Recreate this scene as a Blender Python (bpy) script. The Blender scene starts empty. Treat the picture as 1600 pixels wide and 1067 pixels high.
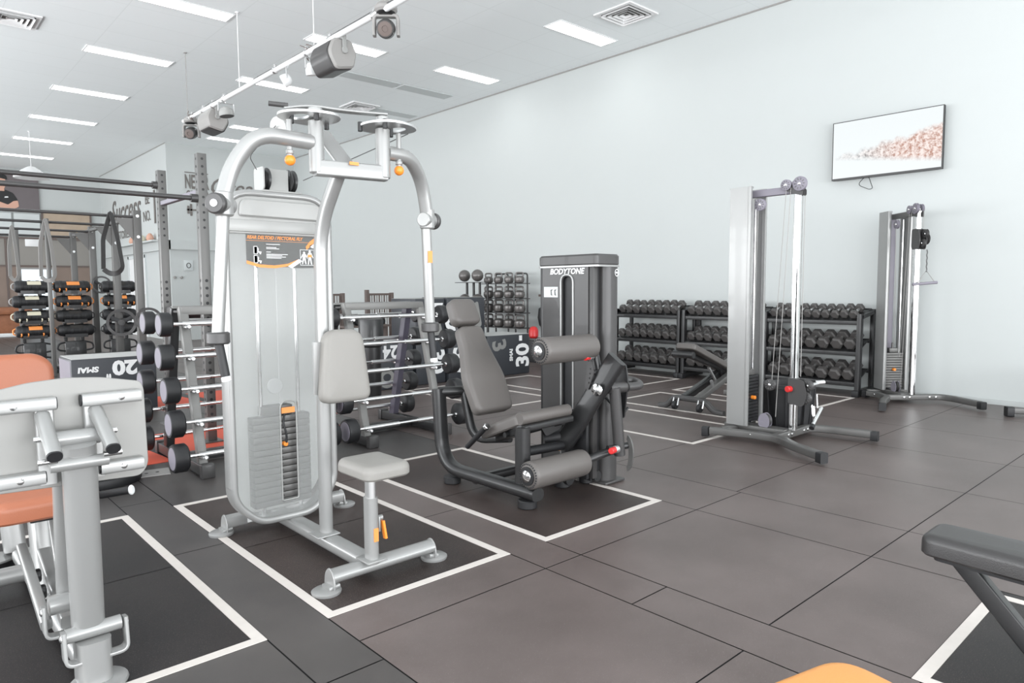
import bpy, bmesh, math, random
from mathutils import Matrix, Vector
from mathutils.geometry import tessellate_polygon
random.seed(7)
V = Vector
R = math.radians
C = bpy.context.scene.collection
sc = bpy.context.scene

# ------------------------------------------------------------------ camera, light, exposure
FPX = 1086.06
cam_d = bpy.data.cameras.new('camera'); cam = bpy.data.objects.new('camera', cam_d); C.objects.link(cam)
cam_d.sensor_width = 36.0; cam_d.lens = FPX * 36.0 / 1600.0; cam_d.clip_end = 200
yaw, pit, rol = R(42.2858), R(-4.4082), R(-0.3586)
fw = V((math.sin(yaw)*math.cos(pit), math.cos(yaw)*math.cos(pit), math.sin(pit)))
rt = V((math.cos(yaw), -math.sin(yaw), 0)); upv = rt.cross(fw)
r2 = math.cos(rol)*rt + math.sin(rol)*upv; u2 = -math.sin(rol)*rt + math.cos(rol)*upv
m = Matrix((r2, u2, -fw)).transposed().to_4x4(); m.translation = (0, 0, 1.3)
cam.matrix_world = m
sc.camera = cam

w = bpy.data.worlds.new('daylight'); sc.world = w; w.use_nodes = True
bg = w.node_tree.nodes['Background']; bg.inputs[0].default_value = (0.93, 0.97, 1.0, 1); bg.inputs[1].default_value = 1.25
sc.view_settings.view_transform = 'Standard'; sc.view_settings.look = 'None'
sc.view_settings.exposure = 0.12; sc.view_settings.gamma = 1.0; sc.view_settings.use_curve_mapping = False

def area(name, loc, sx, sy, power, rot=(0, 0, 0), col=(1, 1, 1)):
    d = bpy.data.lights.new(name, 'AREA'); d.shape = 'RECTANGLE'; d.size = sx; d.size_y = sy; d.energy = power; d.color = col
    o = bpy.data.objects.new(name, d); C.objects.link(o); o.location = loc; o.rotation_euler = rot
    return o
# fill lamps added at the open sides for assumed daylight, tilted up to brighten ceiling
area('front_fill_light', (2.2, -5.9, 1.7), 13.4, 3.2, 1150, (R(128), 0, 0), (0.96, 0.98, 1.0))
area('side_fill_light', (-6.2, 9.5, 1.7), 30, 3.2, 2300, (R(128), 0, R(-90)), (0.96, 0.98, 1.0))

# ------------------------------------------------------------------ materials
MAT = {}
def mat(name, col, rough=0.5, metal=0.0, spec=0.5, emit=None, es=0.0, bump=0.0, bscale=200.0, coat=0.0, var=0.0, vscale=3.0, trans=0.0):
    mt = bpy.data.materials.new(name); mt.use_nodes = True
    nt = mt.node_tree; b = nt.nodes['Principled BSDF']
    b.inputs['Base Color'].default_value = (*col, 1); b.inputs['Roughness'].default_value = rough
    b.inputs['Metallic'].default_value = metal; b.inputs['Specular IOR Level'].default_value = spec
    b.inputs['Coat Weight'].default_value = coat
    b.inputs['Transmission Weight'].default_value = trans
    if emit:
        b.inputs['Emission Color'].default_value = (*emit, 1); b.inputs['Emission Strength'].default_value = es
    tc = None
    if bump or var:
        tc = nt.nodes.new('ShaderNodeTexCoord')
    if bump:
        n = nt.nodes.new('ShaderNodeTexNoise'); n.inputs['Scale'].default_value = bscale; n.inputs['Detail'].default_value = 3
        nt.links.new(tc.outputs['Object'], n.inputs['Vector'])
        bp = nt.nodes.new('ShaderNodeBump'); bp.inputs['Strength'].default_value = bump; bp.inputs['Distance'].default_value = 0.002
        nt.links.new(n.outputs['Fac'], bp.inputs['Height']); nt.links.new(bp.outputs['Normal'], b.inputs['Normal'])
    if var:
        n = nt.nodes.new('ShaderNodeTexNoise'); n.inputs['Scale'].default_value = vscale; n.inputs['Detail'].default_value = 4
        nt.links.new(tc.outputs['Object'], n.inputs['Vector'])
        mx = nt.nodes.new('ShaderNodeMix'); mx.data_type = 'RGBA'
        mx.inputs[6].default_value = (*[c*(1-var) for c in col], 1); mx.inputs[7].default_value = (*[min(1, c*(1+var)) for c in col], 1)
        nt.links.new(n.outputs['Fac'], mx.inputs[0]); nt.links.new(mx.outputs[2], b.inputs['Base Color'])
    MAT[name] = mt
    return mt
mat('wall_paint', (0.525, 0.548, 0.542), 0.6, spec=0.3, var=0.01)
mat('trim_grey', (0.30, 0.29, 0.28), 0.6)
mat('light_diffuser', (0.9, 0.93, 0.93), 0.5, emit=(0.97, 1.0, 1.0), es=6.0)
mat('vent_white', (0.8, 0.8, 0.8), 0.5)
mat('vent_dark', (0.09, 0.085, 0.08), 0.6)
mat('panel_grey', (0.58, 0.61, 0.61), 0.7)
mat('tape_white', (0.60, 0.555, 0.52), 0.6, var=0.06, vscale=25)
mat('red_rubber', (0.56, 0.075, 0.035), 0.65, bump=0.3)
mat('silver', (0.31, 0.31, 0.305), 0.33, metal=0.35, spec=0.5, coat=0.25)
mat('silver_plastic', (0.335, 0.335, 0.325), 0.42, metal=0.1, coat=0.1)
mat('chrome', (0.82, 0.82, 0.82), 0.10, metal=1.0)
mat('satin_steel', (0.68, 0.68, 0.68), 0.28, metal=0.9)
mat('black_paint', (0.017, 0.0168, 0.0175), 0.38, spec=0.5, coat=0.15, bump=0.15, bscale=400)
mat('graphite_paint', (0.045, 0.043, 0.043), 0.4, spec=0.5, coat=0.1, bump=0.2, bscale=500)
mat('black_rubber', (0.013, 0.013, 0.0145), 0.5, bump=0.2, bscale=300)
mat('hex_rubber', (0.068, 0.063, 0.061), 0.5, bump=0.3, bscale=300)
mat('black_vinyl', (0.110, 0.100, 0.094), 0.42, spec=0.5, bump=0.35, bscale=260)
mat('grey_vinyl', (0.235, 0.225, 0.21), 0.45, spec=0.4, bump=0.3, bscale=260)
mat('tan_vinyl', (0.34, 0.115, 0.06), 0.4, spec=0.5, bump=0.3, bscale=260)
mat('yellow_vinyl', (0.62, 0.27, 0.075), 0.4, spec=0.5, bump=0.3, bscale=260)
mat('orange', (0.85, 0.26, 0.03), 0.35)
mat('red_knob', (0.62, 0.03, 0.03), 0.3)
mat('white_plastic', (0.80, 0.81, 0.81), 0.35)
mat('purple_grey', (0.21, 0.195, 0.23), 0.5)
mat('steel_grey', (0.13, 0.127, 0.123), 0.42, metal=0.4)
mat('mid_grey', (0.30, 0.29, 0.28), 0.5)
mat('black', (0.01, 0.01, 0.011), 0.5)
mat('white_ink', (0.78, 0.78, 0.78), 0.5)
mat('orange_ink', (0.80, 0.28, 0.07), 0.5)
mat('dark_ink', (0.10, 0.10, 0.10), 0.5)
mat('grey_ink', (0.040, 0.038, 0.036), 0.7, spec=0.15); mat('dark_vinyl', (0.030, 0.028, 0.028), 0.36, spec=0.6, bump=0.3, bscale=260); mat('dark_purple', (0.085, 0.078, 0.105), 0.4)
mat('brown', (0.13, 0.10, 0.09), 0.6)
mat('skin', (0.62, 0.36, 0.27), 0.6)
mat('plate_silver', (0.235, 0.232, 0.222), 0.45, metal=0.2)
mat('wood', (0.30, 0.12, 0.06), 0.5, var=0.3, vscale=8)

def ceiling_material():
    mt = bpy.data.materials.new('ceiling_tiles'); mt.use_nodes = True; nt = mt.node_tree; b = nt.nodes['Principled BSDF']
    tc = nt.nodes.new('ShaderNodeTexCoord'); mp = nt.nodes.new('ShaderNodeMapping'); mp.inputs['Location'].default_value = (-0.22, -0.05, 0)
    br = nt.nodes.new('ShaderNodeTexBrick'); br.offset = 0.0; br.squash = 1.0
    br.inputs['Scale'].default_value = 1.0; br.inputs['Mortar Size'].default_value = 0.006; br.inputs['Brick Width'].default_value = 1.2; br.inputs['Row Height'].default_value = 0.6
    br.inputs['Color1'].default_value = (0.88, 0.915, 0.92, 1); br.inputs['Color2'].default_value = (0.89, 0.925, 0.93, 1); br.inputs['Mortar'].default_value = (0.815, 0.85, 0.85, 1)
    nt.links.new(tc.outputs['Object'], mp.inputs[0]); nt.links.new(mp.outputs[0], br.inputs['Vector']); nt.links.new(br.outputs['Color'], b.inputs['Base Color'])
    b.inputs['Roughness'].default_value = 0.7
    MAT['ceiling_tiles'] = mt
ceiling_material()

def rubber_material(name, c1, c2, speck, density, rough):
    mt = bpy.data.materials.new(name); mt.use_nodes = True; nt = mt.node_tree; b = nt.nodes['Principled BSDF']
    tc = nt.nodes.new('ShaderNodeTexCoord')
    n1 = nt.nodes.new('ShaderNodeTexNoise'); n1.inputs['Scale'].default_value = 1.3; n1.inputs['Detail'].default_value = 5; n1.inputs['Roughness'].default_value = 0.6
    r1 = nt.nodes.new('ShaderNodeValToRGB'); r1.color_ramp.elements[0].position = 0.35; r1.color_ramp.elements[0].color = (*c1, 1)
    r1.color_ramp.elements[1].position = 0.65; r1.color_ramp.elements[1].color = (*c2, 1)
    n2 = nt.nodes.new('ShaderNodeTexNoise'); n2.inputs['Scale'].default_value = 260; n2.inputs['Detail'].default_value = 2
    r2_ = nt.nodes.new('ShaderNodeValToRGB'); r2_.color_ramp.elements[0].position = density; r2_.color_ramp.elements[1].position = density + 0.06
    mx = nt.nodes.new('ShaderNodeMix'); mx.data_type = 'RGBA'; mx.inputs[7].default_value = (*speck, 1)
    L = nt.links
    for n in (n1, n2): L.new(tc.outputs['Object'], n.inputs['Vector'])
    L.new(n1.outputs['Fac'], r1.inputs[0]); L.new(n2.outputs['Fac'], r2_.inputs[0]); L.new(r1.outputs[0], mx.inputs[6]); L.new(r2_.outputs[0], mx.inputs[0])
    L.new(mx.outputs[2], b.inputs['Base Color'])
    n3 = nt.nodes.new('ShaderNodeTexNoise'); n3.inputs['Scale'].default_value = 420; L.new(tc.outputs['Object'], n3.inputs['Vector'])
    bp = nt.nodes.new('ShaderNodeBump'); bp.inputs['Strength'].default_value = 0.35; bp.inputs['Distance'].default_value = 0.002
    L.new(n3.outputs['Fac'], bp.inputs['Height']); L.new(bp.outputs[0], b.inputs['Normal'])
    b.inputs['Roughness'].default_value = rough; b.inputs['Specular IOR Level'].default_value = 0.45 if name in ('rubber_worn', 'rubber_worn_dim') else 0.3
    MAT[name] = mt
rubber_material('rubber_worn', (0.092, 0.073, 0.068), (0.132, 0.106, 0.100), (0.30, 0.27, 0.26), 0.67, 0.36)
rubber_material('rubber_worn_dim', (0.046, 0.042, 0.041), (0.075, 0.067, 0.064), (0.17, 0.15, 0.145), 0.70, 0.38)  # weaker light and reflection at the left put into a darker rubber colour
rubber_material('rubber_brown', (0.022, 0.0165, 0.0155), (0.052, 0.039, 0.036), (0.22, 0.17, 0.15), 0.62, 0.45)
rubber_material('rubber_dark', (0.008, 0.007, 0.008), (0.022, 0.018, 0.018), (0.16, 0.13, 0.115), 0.64, 0.42)
mat('joint_black', (0.012, 0.012, 0.013), 0.8)

def frosted_material():
    mt = bpy.data.materials.new('frosted_panel'); mt.use_nodes = True; nt = mt.node_tree; b = nt.nodes['Principled BSDF']
    b.inputs['Base Color'].default_value = (0.52, 0.53, 0.52, 1); b.inputs['Roughness'].default_value = 0.35
    tr = nt.nodes.new('ShaderNodeBsdfTransparent'); tr.inputs[0].default_value = (0.92, 0.92, 0.92, 1)
    mx = nt.nodes.new('ShaderNodeMixShader'); mx.inputs[0].default_value = 0.76
    out = [n for n in nt.nodes if n.type == 'OUTPUT_MATERIAL'][0]
    nt.links.new(b.outputs[0], mx.inputs[1]); nt.links.new(tr.outputs[0], mx.inputs[2]); nt.links.new(mx.outputs[0], out.inputs[0])
    MAT['frosted_panel'] = mt
frosted_material()

def back_frost():
    mt = bpy.data.materials.new('translucent_sheet'); mt.use_nodes = True; nt = mt.node_tree; b = nt.nodes['Principled BSDF']
    b.inputs['Base Color'].default_value = (0.72, 0.73, 0.72, 1); b.inputs['Roughness'].default_value = 0.5
    tr = nt.nodes.new('ShaderNodeBsdfTranslucent'); tr.inputs[0].default_value = (0.9, 0.91, 0.9, 1)
    mx = nt.nodes.new('ShaderNodeMixShader'); mx.inputs[0].default_value = 0.6
    out = [n for n in nt.nodes if n.type == 'OUTPUT_MATERIAL'][0]
    nt.links.new(b.outputs[0], mx.inputs[1]); nt.links.new(tr.outputs[0], mx.inputs[2]); nt.links.new(mx.outputs[0], out.inputs[0])
    MAT['translucent_sheet'] = mt
back_frost()

# ------------------------------------------------------------------ mesh helpers
def basis(o, x, y):
    x = V(x).normalized(); y = V(y); z = x.cross(y).normalized(); y = z.cross(x)
    mm = Matrix((x, y, z)).transposed().to_4x4(); mm.translation = V(o); return mm
def perp(d):
    a = V((0, 0, 1)) if abs(d.z) < 0.9 else V((1, 0, 0))
    x = a.cross(d).normalized(); return x, d.cross(x).normalized()
def fillet(pts, rad, n=6):
    pts = [V(p) for p in pts]
    if len(pts) < 3 or (not isinstance(rad, (list, tuple)) and rad <= 0): return pts
    out = [pts[0]]
    for i in range(1, len(pts)-1):
        a, b, c = pts[i-1], pts[i], pts[i+1]
        rr = rad[i-1] if isinstance(rad, (list, tuple)) else rad
        d1 = (a-b); d2 = (c-b); l = min(rr, d1.length*0.49, d2.length*0.49)
        p, q = b + d1.normalized()*l, b + d2.normalized()*l
        for k in range(n+1):
            t = k/n; out.append((1-t)**2*p + 2*(1-t)*t*b + t*t*q)
    out.append(pts[-1]); return out
def circ(r, n=14, ry=None, ph=0.0):
    ry = ry or r
    return [(r*math.cos(2*math.pi*k/n+ph), ry*math.sin(2*math.pi*k/n+ph)) for k in range(n)]
def rrect(w, h, r, n=3):
    r = min(r, w/2-1e-5, h/2-1e-5); o = []
    for cx, cy, a0 in ((w/2-r, h/2-r, 0), (-w/2+r, h/2-r, 90), (-w/2+r, -h/2+r, 180), (w/2-r, -h/2+r, 270)):
        for k in range(n+1):
            a = R(a0 + 90*k/n); o.append((cx+r*math.cos(a), cy+r*math.sin(a)))
    return o
def rpoly(pts, rad, n=5):
    N = len(pts); o = []
    for i in range(N):
        a, b, c = V((*pts[i-1], 0)), V((*pts[i], 0)), V((*pts[(i+1) % N], 0))
        rr = rad[i] if isinstance(rad, (list, tuple)) else rad
        d1, d2 = a-b, c-b; l = min(rr, d1.length*0.49, d2.length*0.49)
        if l < 1e-5: o.append((b.x, b.y)); continue
        p, q = b+d1.normalized()*l, b+d2.normalized()*l
        for k in range(n+1):
            t = k/n; s = (1-t)**2*p+2*(1-t)*t*b+t*t*q; o.append((s.x, s.y))
    return o
def inset(pts, d):
    N = len(pts); o = []
    ar = sum(pts[i-1][0]*pts[i][1]-pts[i][0]*pts[i-1][1] for i in range(N)); s = 1 if ar > 0 else -1
    for i in range(N):
        a, b, c = pts[i-1], pts[i], pts[(i+1) % N]
        e1 = V((b[0]-a[0], b[1]-a[1])); e2 = V((c[0]-b[0], c[1]-b[1]))
        if e1.length < 1e-7: e1 = e2
        if e2.length < 1e-7: e2 = e1
        n1 = V((-e1.y, e1.x)).normalized()*s; n2 = V((-e2.y, e2.x)).normalized()*s
        nn = n1+n2; nn = nn.normalized() if nn.length > 1e-6 else n1
        k = 1/max(0.5, nn.dot(n1)); o.append((b[0]+nn.x*d*k, b[1]+nn.y*d*k))
    return o

class MB:
    def __init__(s): s.v = []; s.f = []; s.m = []; s.cur = 0
    def _add(s, vs, fs):
        b = len(s.v); s.v += [V(p) for p in vs]; s.f += [tuple(b+i for i in f) for f in fs]; s.m += [s.cur]*len(fs); return s
    def frombm(s, bm, M=None):
        if M is not None: bmesh.ops.transform(bm, matrix=M, verts=bm.verts)
        bm.verts.index_update(); s._add([v.co.copy() for v in bm.verts], [[v.index for v in f.verts] for f in bm.faces]); bm.free(); return s
    def box(s, c, size, bev=0.0, M=None, seg=2):
        bm = bmesh.new(); bmesh.ops.create_cube(bm, size=1.0); bmesh.ops.scale(bm, vec=size, verts=bm.verts)
        if bev > 0: bmesh.ops.bevel(bm, geom=list(bm.edges), offset=min(bev, min(size)*0.45), segments=seg, affect='EDGES', profile=0.5)
        T = Matrix.Translation(V(c))
        return s.frombm(bm, (M @ T) if M is not None else T)
    def bb(s, a, b, bev=0.0, M=None):
        a, b = V(a), V(b); return s.box((a+b)/2, [abs(b[i]-a[i]) for i in range(3)], bev, M)
    def sweep(s, path, prof, up=None, cap=True, scales=None):
        path = [V(p) for p in path]; P = [path[0]]
        for p in path[1:]:
            if (p-P[-1]).length > 1e-5: P.append(p)
        path = P; n = len(path); k = len(prof); tang = []
        for i in range(n):
            d = V((0, 0, 0))
            if i > 0: d += (path[i]-path[i-1]).normalized()
            if i < n-1: d += (path[i+1]-path[i]).normalized()
            tang.append(d.normalized())
        if up is not None:
            y = V(up); y = (y - tang[0]*y.dot(tang[0])).normalized(); x = y.cross(tang[0])
        else: x, y = perp(tang[0])
        vs = []; fs = []
        for i in range(n):
            if i > 0:
                q = tang[i-1].rotation_difference(tang[i]); x = q @ x; y = q @ y
            if up is not None:
                y2 = V(up) - tang[i]*V(up).dot(tang[i])
                if y2.length > 0.2: y = y2.normalized(); x = y.cross(tang[i])
            sc_ = scales[i] if scales else 1.0
            for (a, b) in prof: vs.append(path[i] + x*a*sc_ + y*b*sc_)
        for i in range(n-1):
            for j in range(k):
                j2 = (j+1) % k; fs.append((i*k+j, i*k+j2, (i+1)*k+j2, (i+1)*k+j))
        if cap: fs.append(tuple(range(k-1, -1, -1))); fs.append(tuple((n-1)*k+j for j in range(k)))
        return s._add(vs, fs)
    def tube(s, pts, r, fil=0.0, n=14, cap=True): return s.sweep(fillet(pts, fil), circ(r, n), cap=cap)
    def bar(s, pts, w, h, up=(0, 0, 1), fil=0.0, r=0.006): return s.sweep(fillet(pts, fil), rrect(w, h, r), up=up)
    def lathe(s, o, ax, prof, n=20):
        ax = V(ax).normalized(); x, y = perp(ax); o = V(o); vs = []; fs = []; k = len(prof)
        for (r, z) in prof:
            for j in range(n):
                a = 2*math.pi*j/n; vs.append(o + ax*z + (x*math.cos(a)+y*math.sin(a))*max(r, 1e-4))
        for i in range(k-1):
            for j in range(n):
                j2 = (j+1) % n; fs.append((i*n+j, i*n+j2, (i+1)*n+j2, (i+1)*n+j))
        fs.append(tuple(range(n-1, -1, -1))); fs.append(tuple((k-1)*n+j for j in range(n)))
        return s._add(vs, fs)
    def cyl(s, a, b, r, n=18, ch=0.0, r2=None):
        a, b = V(a), V(b); L = (b-a).length; r2 = r if r2 is None else r2
        if ch > 0: return s.lathe(a, b-a, [(r-ch, 0), (r, ch), (r2, L-ch), (r2-ch, L)], n)
        return s.lathe(a, b-a, [(r, 0), (r2, L)], n)
    def ball(s, c, r, n=14, sz=1.0, ax=(0, 0, 1)):
        prof = [(r*math.sin(math.pi*i/8), -r*sz*math.cos(math.pi*i/8)) for i in range(9)]
        return s.lathe(c, ax, prof, n)
    def prism(s, pts, M, t, bev=0.0):
        """outline in the xy plane of M, from z=0 to z=t"""
        ar = sum(pts[i-1][0]*pts[i][1]-pts[i][0]*pts[i-1][1] for i in range(len(pts)))
        if ar < 0: pts = list(reversed(pts))
        rings = [(pts, 0), (pts, t)]
        if bev > 0: rings = [(inset(pts, bev), 0), (pts, bev), (pts, t-bev), (inset(pts, bev), t)]
        vs = []; k = len(pts)
        for pp, z in rings: vs += [M @ V((a, b, z)) for a, b in pp]
        fs = []
        for i in range(len(rings)-1):
            for j in range(k):
                j2 = (j+1) % k; fs.append((i*k+j, i*k+j2, (i+1)*k+j2, (i+1)*k+j))
        fs.append(tuple(range(k-1, -1, -1))); fs.append(tuple((len(rings)-1)*k+j for j in range(k)))
        return s._add(vs, fs)
    def pad(s, pts, M, t, rr, crown=0.0, seg=5):
        """upholstered pad: soft rounded edges, gentle crown on the +z face"""
        ar = sum(pts[i-1][0]*pts[i][1]-pts[i][0]*pts[i-1][1] for i in range(len(pts)))
        if ar < 0: pts = list(reversed(pts))
        k = len(pts); rings = [(inset(pts, rr*0.3), 0.0), (pts, rr*0.3)]
        rings.append((pts, t-rr))
        for i in range(1, seg+1):
            a = math.pi/2*i/seg; rings.append((inset(pts, rr*(1-math.cos(a))), t-rr+rr*math.sin(a)))
        cx = sum(p[0] for p in pts)/k; cy = sum(p[1] for p in pts)/k; last = rings[-1][0]
        for q in (0.75, 0.45, 0.15): rings.append(([(cx+(x-cx)*q, cy+(y-cy)*q) for x, y in last], t+crown*(1-q*q)))
        vs = []; fs = []
        for pp, z in rings: vs += [M @ V((a, b, z)) for a, b in pp]
        for i in range(len(rings)-1):
            for j in range(k):
                j2 = (j+1) % k; fs.append((i*k+j, i*k+j2, (i+1)*k+j2, (i+1)*k+j))
        fs.append(tuple(range(k-1, -1, -1))); fs.append(tuple((len(rings)-1)*k+j for j in range(k)))
        return s._add(vs, fs)
    def plate(s, outer, holes, M, t):
        """flat plate with holes, xy outline, z 0..t"""
        loops = [[V((x, y, 0)) for x, y in outer]] + [[V((x, y, 0)) for x, y in h] for h in holes]
        flat = [p for l in loops for p in l]; n = len(flat)
        tris = tessellate_polygon(loops)
        vs = [M @ V((p.x, p.y, 0)) for p in flat] + [M @ V((p.x, p.y, t)) for p in flat]
        fs = []
        for a, b, c in tris:
            cr = (flat[b]-flat[a]).cross(flat[c]-flat[a]).z
            if cr < 0: b, c = c, b
            fs.append((a+n, b+n, c+n)); fs.append((a, c, b))
        o = 0
        for l in loops:
            k = len(l)
            for j in range(k): fs.append((o+j, o+(j+1) % k, n+o+(j+1) % k, n+o+j))
            o += k
        return s._add(vs, fs)
    def build(s, name, mats, parent=None, ang=38, label=None, fix=True):
        me = bpy.data.meshes.new(name); off = V((0, 0, 0))
        if parent is not None: off = wloc(parent)
        me.from_pydata([p-off for p in s.v], [], s.f)
        if isinstance(mats, str): mats = [mats]
        for q in mats: me.materials.append(MAT[q])
        bm = bmesh.new(); bm.from_mesh(me)
        if len(mats) > 1:
            for f in bm.faces: f.material_index = s.m[f.index]
        if fix: bmesh.ops.recalc_face_normals(bm, faces=bm.faces)
        th = R(ang)
        for f in bm.faces: f.smooth = True
        for e in bm.edges:
            if len(e.link_faces) != 2 or e.calc_face_angle(0) > th: e.smooth = False
        bm.to_mesh(me); bm.free()
        o = bpy.data.objects.new(name, me); C.objects.link(o)
        if parent is not None: o.parent = parent
        if label: o['label'] = label
        return o
WL = {}
def wloc(o):
    p = V((0, 0, 0))
    while o is not None: p += o.location; o = o.parent
    return p
def thing(name, label, cat, loc, group=None):
    o = bpy.data.objects.new(name, None); C.objects.link(o); o.location = loc; o.empty_display_size = 0.1
    o['label'] = label; o['category'] = cat
    if group: o['group'] = group
    return o
def tag(o, label, cat, group=None, kind=None):
    o['label'] = label; o['category'] = cat
    if group: o['group'] = group
    if kind: o['kind'] = kind
    return o
def struct(o, label=None):
    o['kind'] = 'structure'
    if label: o['label'] = label
    return o
def copy_tree(o, parent=None):
    c = o.copy(); C.objects.link(c); c.parent = parent
    for ch in [x for x in o.children]: copy_tree(ch, c)
    return c
def text(name, body, M, size, matname, parent=None, bold=0.0, shear=0.0, ext=0.0008, align='CENTER', sx=1.0, space=1.0):
    cu = bpy.data.curves.new(name, 'FONT'); cu.body = body; cu.size = size; cu.align_x = align; cu.align_y = 'CENTER'
    cu.offset = bold; cu.shear = shear; cu.extrude = ext; cu.resolution_u = 3; cu.space_character = space
    t = bpy.data.objects.new('tmp', cu); C.objects.link(t); bpy.context.view_layer.update()
    me = bpy.data.meshes.new_from_object(t); bpy.data.objects.remove(t); me.name = name
    off = wloc(parent) if parent is not None else V((0, 0, 0))
    S = Matrix.Diagonal((sx, 1, 1, 1)); me.transform(Matrix.Translation(-off) @ M @ S)
    me.materials.clear(); me.materials.append(MAT[matname])
    o = bpy.data.objects.new(name, me); C.objects.link(o)
    if parent is not None: o.parent = parent
    return o
XN, YN, ZN = V((1, 0, 0)), V((0, 1, 0)), V((0, 0, 1))
def face_negY(x, y, z): return basis((x, y, z), (1, 0, 0), (0, 0, 1))      # plane seen from -Y, local x=+X, y=+Z, normal -Y
def face_negX(x, y, z): return basis((x, y, z), (0, -1, 0), (0, 0, 1))     # plane seen from -X: local x=-Y, y=+Z, normal -X

# ------------------------------------------------------------------ the room
XW, YB, YF, ZC = 8.94, 19.0, 26.0, 5.0
b = MB(); b.bb((XW, -6, 0), (XW+0.15, YB+0.15, ZC)); struct(b.build('wall_right', 'wall_paint'))
b = MB(); b.bb((5.55, YB, 0), (XW, YB+0.15, ZC)); struct(b.build('wall_back', 'wall_paint'))
b = MB(); b.bb((5.55, YB+0.15, 0), (5.70, YF, ZC)); struct(b.build('wall_side', 'wall_paint'))
b = MB(); b.bb((-6.3, YF, 0), (5.70, YF+0.15, ZC)); struct(b.build('wall_far', 'wall_paint'))
b = MB(); b.bb((-6.3, -6, ZC), (XW+0.15, YF+0.15, ZC+0.1)); struct(b.build('ceiling', 'ceiling_tiles'))
b = MB(); b.bb((XW-0.012, -6, ZC-0.02), (XW, YB, ZC)); struct(b.build('trim_1', 'trim_grey'))
b = MB(); b.bb((5.538, YB, ZC-0.02), (5.55, YF, ZC)); struct(b.build('trim_2', 'trim_grey'))
b = MB(); b.bb((XW-0.012, -6, 0), (XW, YB, 0.06)); struct(b.build('baseboard_right', 'wall_paint'))

# floor: rubber mats laid in columns along Y, narrow dark joints between them
def floor():
    b = MB(); G = 0.003
    b.cur = 2; b._add([(-6.3, -6, -0.005), (XW, -6, -0.005), (XW, YF, -0.005), (-6.3, YF, -0.005)], [(0, 1, 2, 3)])
    cols = [(-6.3, -5.0), (-5, -4), (-4, -3), (-3, -2), (-2, -1), (-1, 0), (0.0, 0.999), (0.999, 1.246), (1.246, 2.221), (2.221, 2.465), (2.465, 3.466), (3.466, 3.97), (3.97, 4.97), (4.97, 5.97), (5.97, 6.97), (6.97, 7.97), (7.97, XW)]
    for i, (x0, x1) in enumerate(cols):
        ys = []
        if i == 6: ys = [-6, -5, -4, -3, -2, -1, 0.25, 1.25, 2.462, 3.44, 4.415]
        elif i == 7: ys = [-6, -4, -2, 0.25, 2.05, 3.58, 4.61]
        elif i == 8: ys = [-6, -4, -2, -0.8, 0.22, 1.22, 2.22, 2.462, 3.44, 4.415]
        elif i == 9: ys = [-6, -4, -2, 0.72, 1.72, 2.22, 3.2, 4.19]
        elif i == 10: ys = [-6, -3.2, -2.2, -1.2, -0.2, 0.75, 1.25, 2.22, 2.462, 3.44, 4.42]
        elif i == 11: ys = [-6, -4.7, -3.7, -2.7, -1.7, -.7, .25, 1.25, 2.22, 3.22, 4.2]
        else:
            y = -6.0 + 0.25
            while y < 4.0: ys.append(y); y += 1.0
            ys = [-6] + [k-4.75+0.0 for k in range(0, 9)] + [5.25]
        y = ys[-1]
        while y + 1.0 < YF: y += 1.0; ys.append(y)
        ys.append(YF)
        for y0, y1 in zip(ys[:-1], ys[1:]):
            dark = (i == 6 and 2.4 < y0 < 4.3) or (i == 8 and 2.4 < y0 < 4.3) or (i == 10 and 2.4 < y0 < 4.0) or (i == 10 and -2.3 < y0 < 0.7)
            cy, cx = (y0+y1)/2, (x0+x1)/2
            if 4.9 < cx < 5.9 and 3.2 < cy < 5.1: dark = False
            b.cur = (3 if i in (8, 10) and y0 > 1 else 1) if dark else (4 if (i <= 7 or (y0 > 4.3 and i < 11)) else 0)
            b._add([(x0+G, y0+G, 0), (x1-G, y0+G, 0), (x1-G, y1-G, 0), (x0+G, y1-G, 0)], [(0, 1, 2, 3)])
    struct(b.build('floor', ['rubber_worn', 'rubber_dark', 'joint_black', 'rubber_brown', 'rubber_worn_dim'], fix=False))
floor()

def outline(x0, y0, x1, y1, label, w_=0.042, sides='NSEW', cat='floor marking'):
    b = MB(); z = 0.0025
    if 'S' in sides: b.bb((x0, y0, 0), (x1, y0+w_, z))
    if 'N' in sides: b.bb((x0, y1-w_, 0), (x1, y1, z))
    if 'W' in sides: b.bb((x0, y0+w_, 0), (x0+w_, y1-w_, z))
    if 'E' in sides: b.bb((x1-w_, y0+w_, 0), (x1, y1-w_, z))
    o = b.build('floor_marking', 'tape_white'); tag(o, label, cat, 'white outlines marked on the floor'); return o
outline(-0.95, 2.462, 0.999, 4.415, 'white rectangle marked on the floor under the silver machine cut by the left edge')
outline(1.246, 2.462, 2.221, 4.415, 'white rectangle marked on the floor around the silver pec fly machine')
outline(2.465, 2.462, 3.466, 4.42, 'white rectangle marked on the floor around the black leg extension machine')
outline(2.465, -1.2, 3.42, 0.75, 'white rectangle corner on the floor under the dark bench at the right edge')
outline(4.92, 3.19, 5.87, 5.1, 'white rectangle on the floor ending at the near silver cable tower')
outline(4.92, 5.63, 5.87, 7.45, 'white rectangle on the floor in front of the stacked jump boxes')
outline(6.16, 3.24, 7.11, 5.1, 'white rectangle on the floor under the folding incline bench')
outline(6.16, 5.63, 7.11, 7.45, 'white rectangle on the floor behind the leg extension weight tower')
outline(7.37, 3.24, 8.33, 5.1, 'white rectangle on the floor in front of the rightmost dumbbell rack')
outline(7.37, 5.63, 8.33, 7.45, 'white rectangle on the floor in front of the leftmost dumbbell rack')

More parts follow.
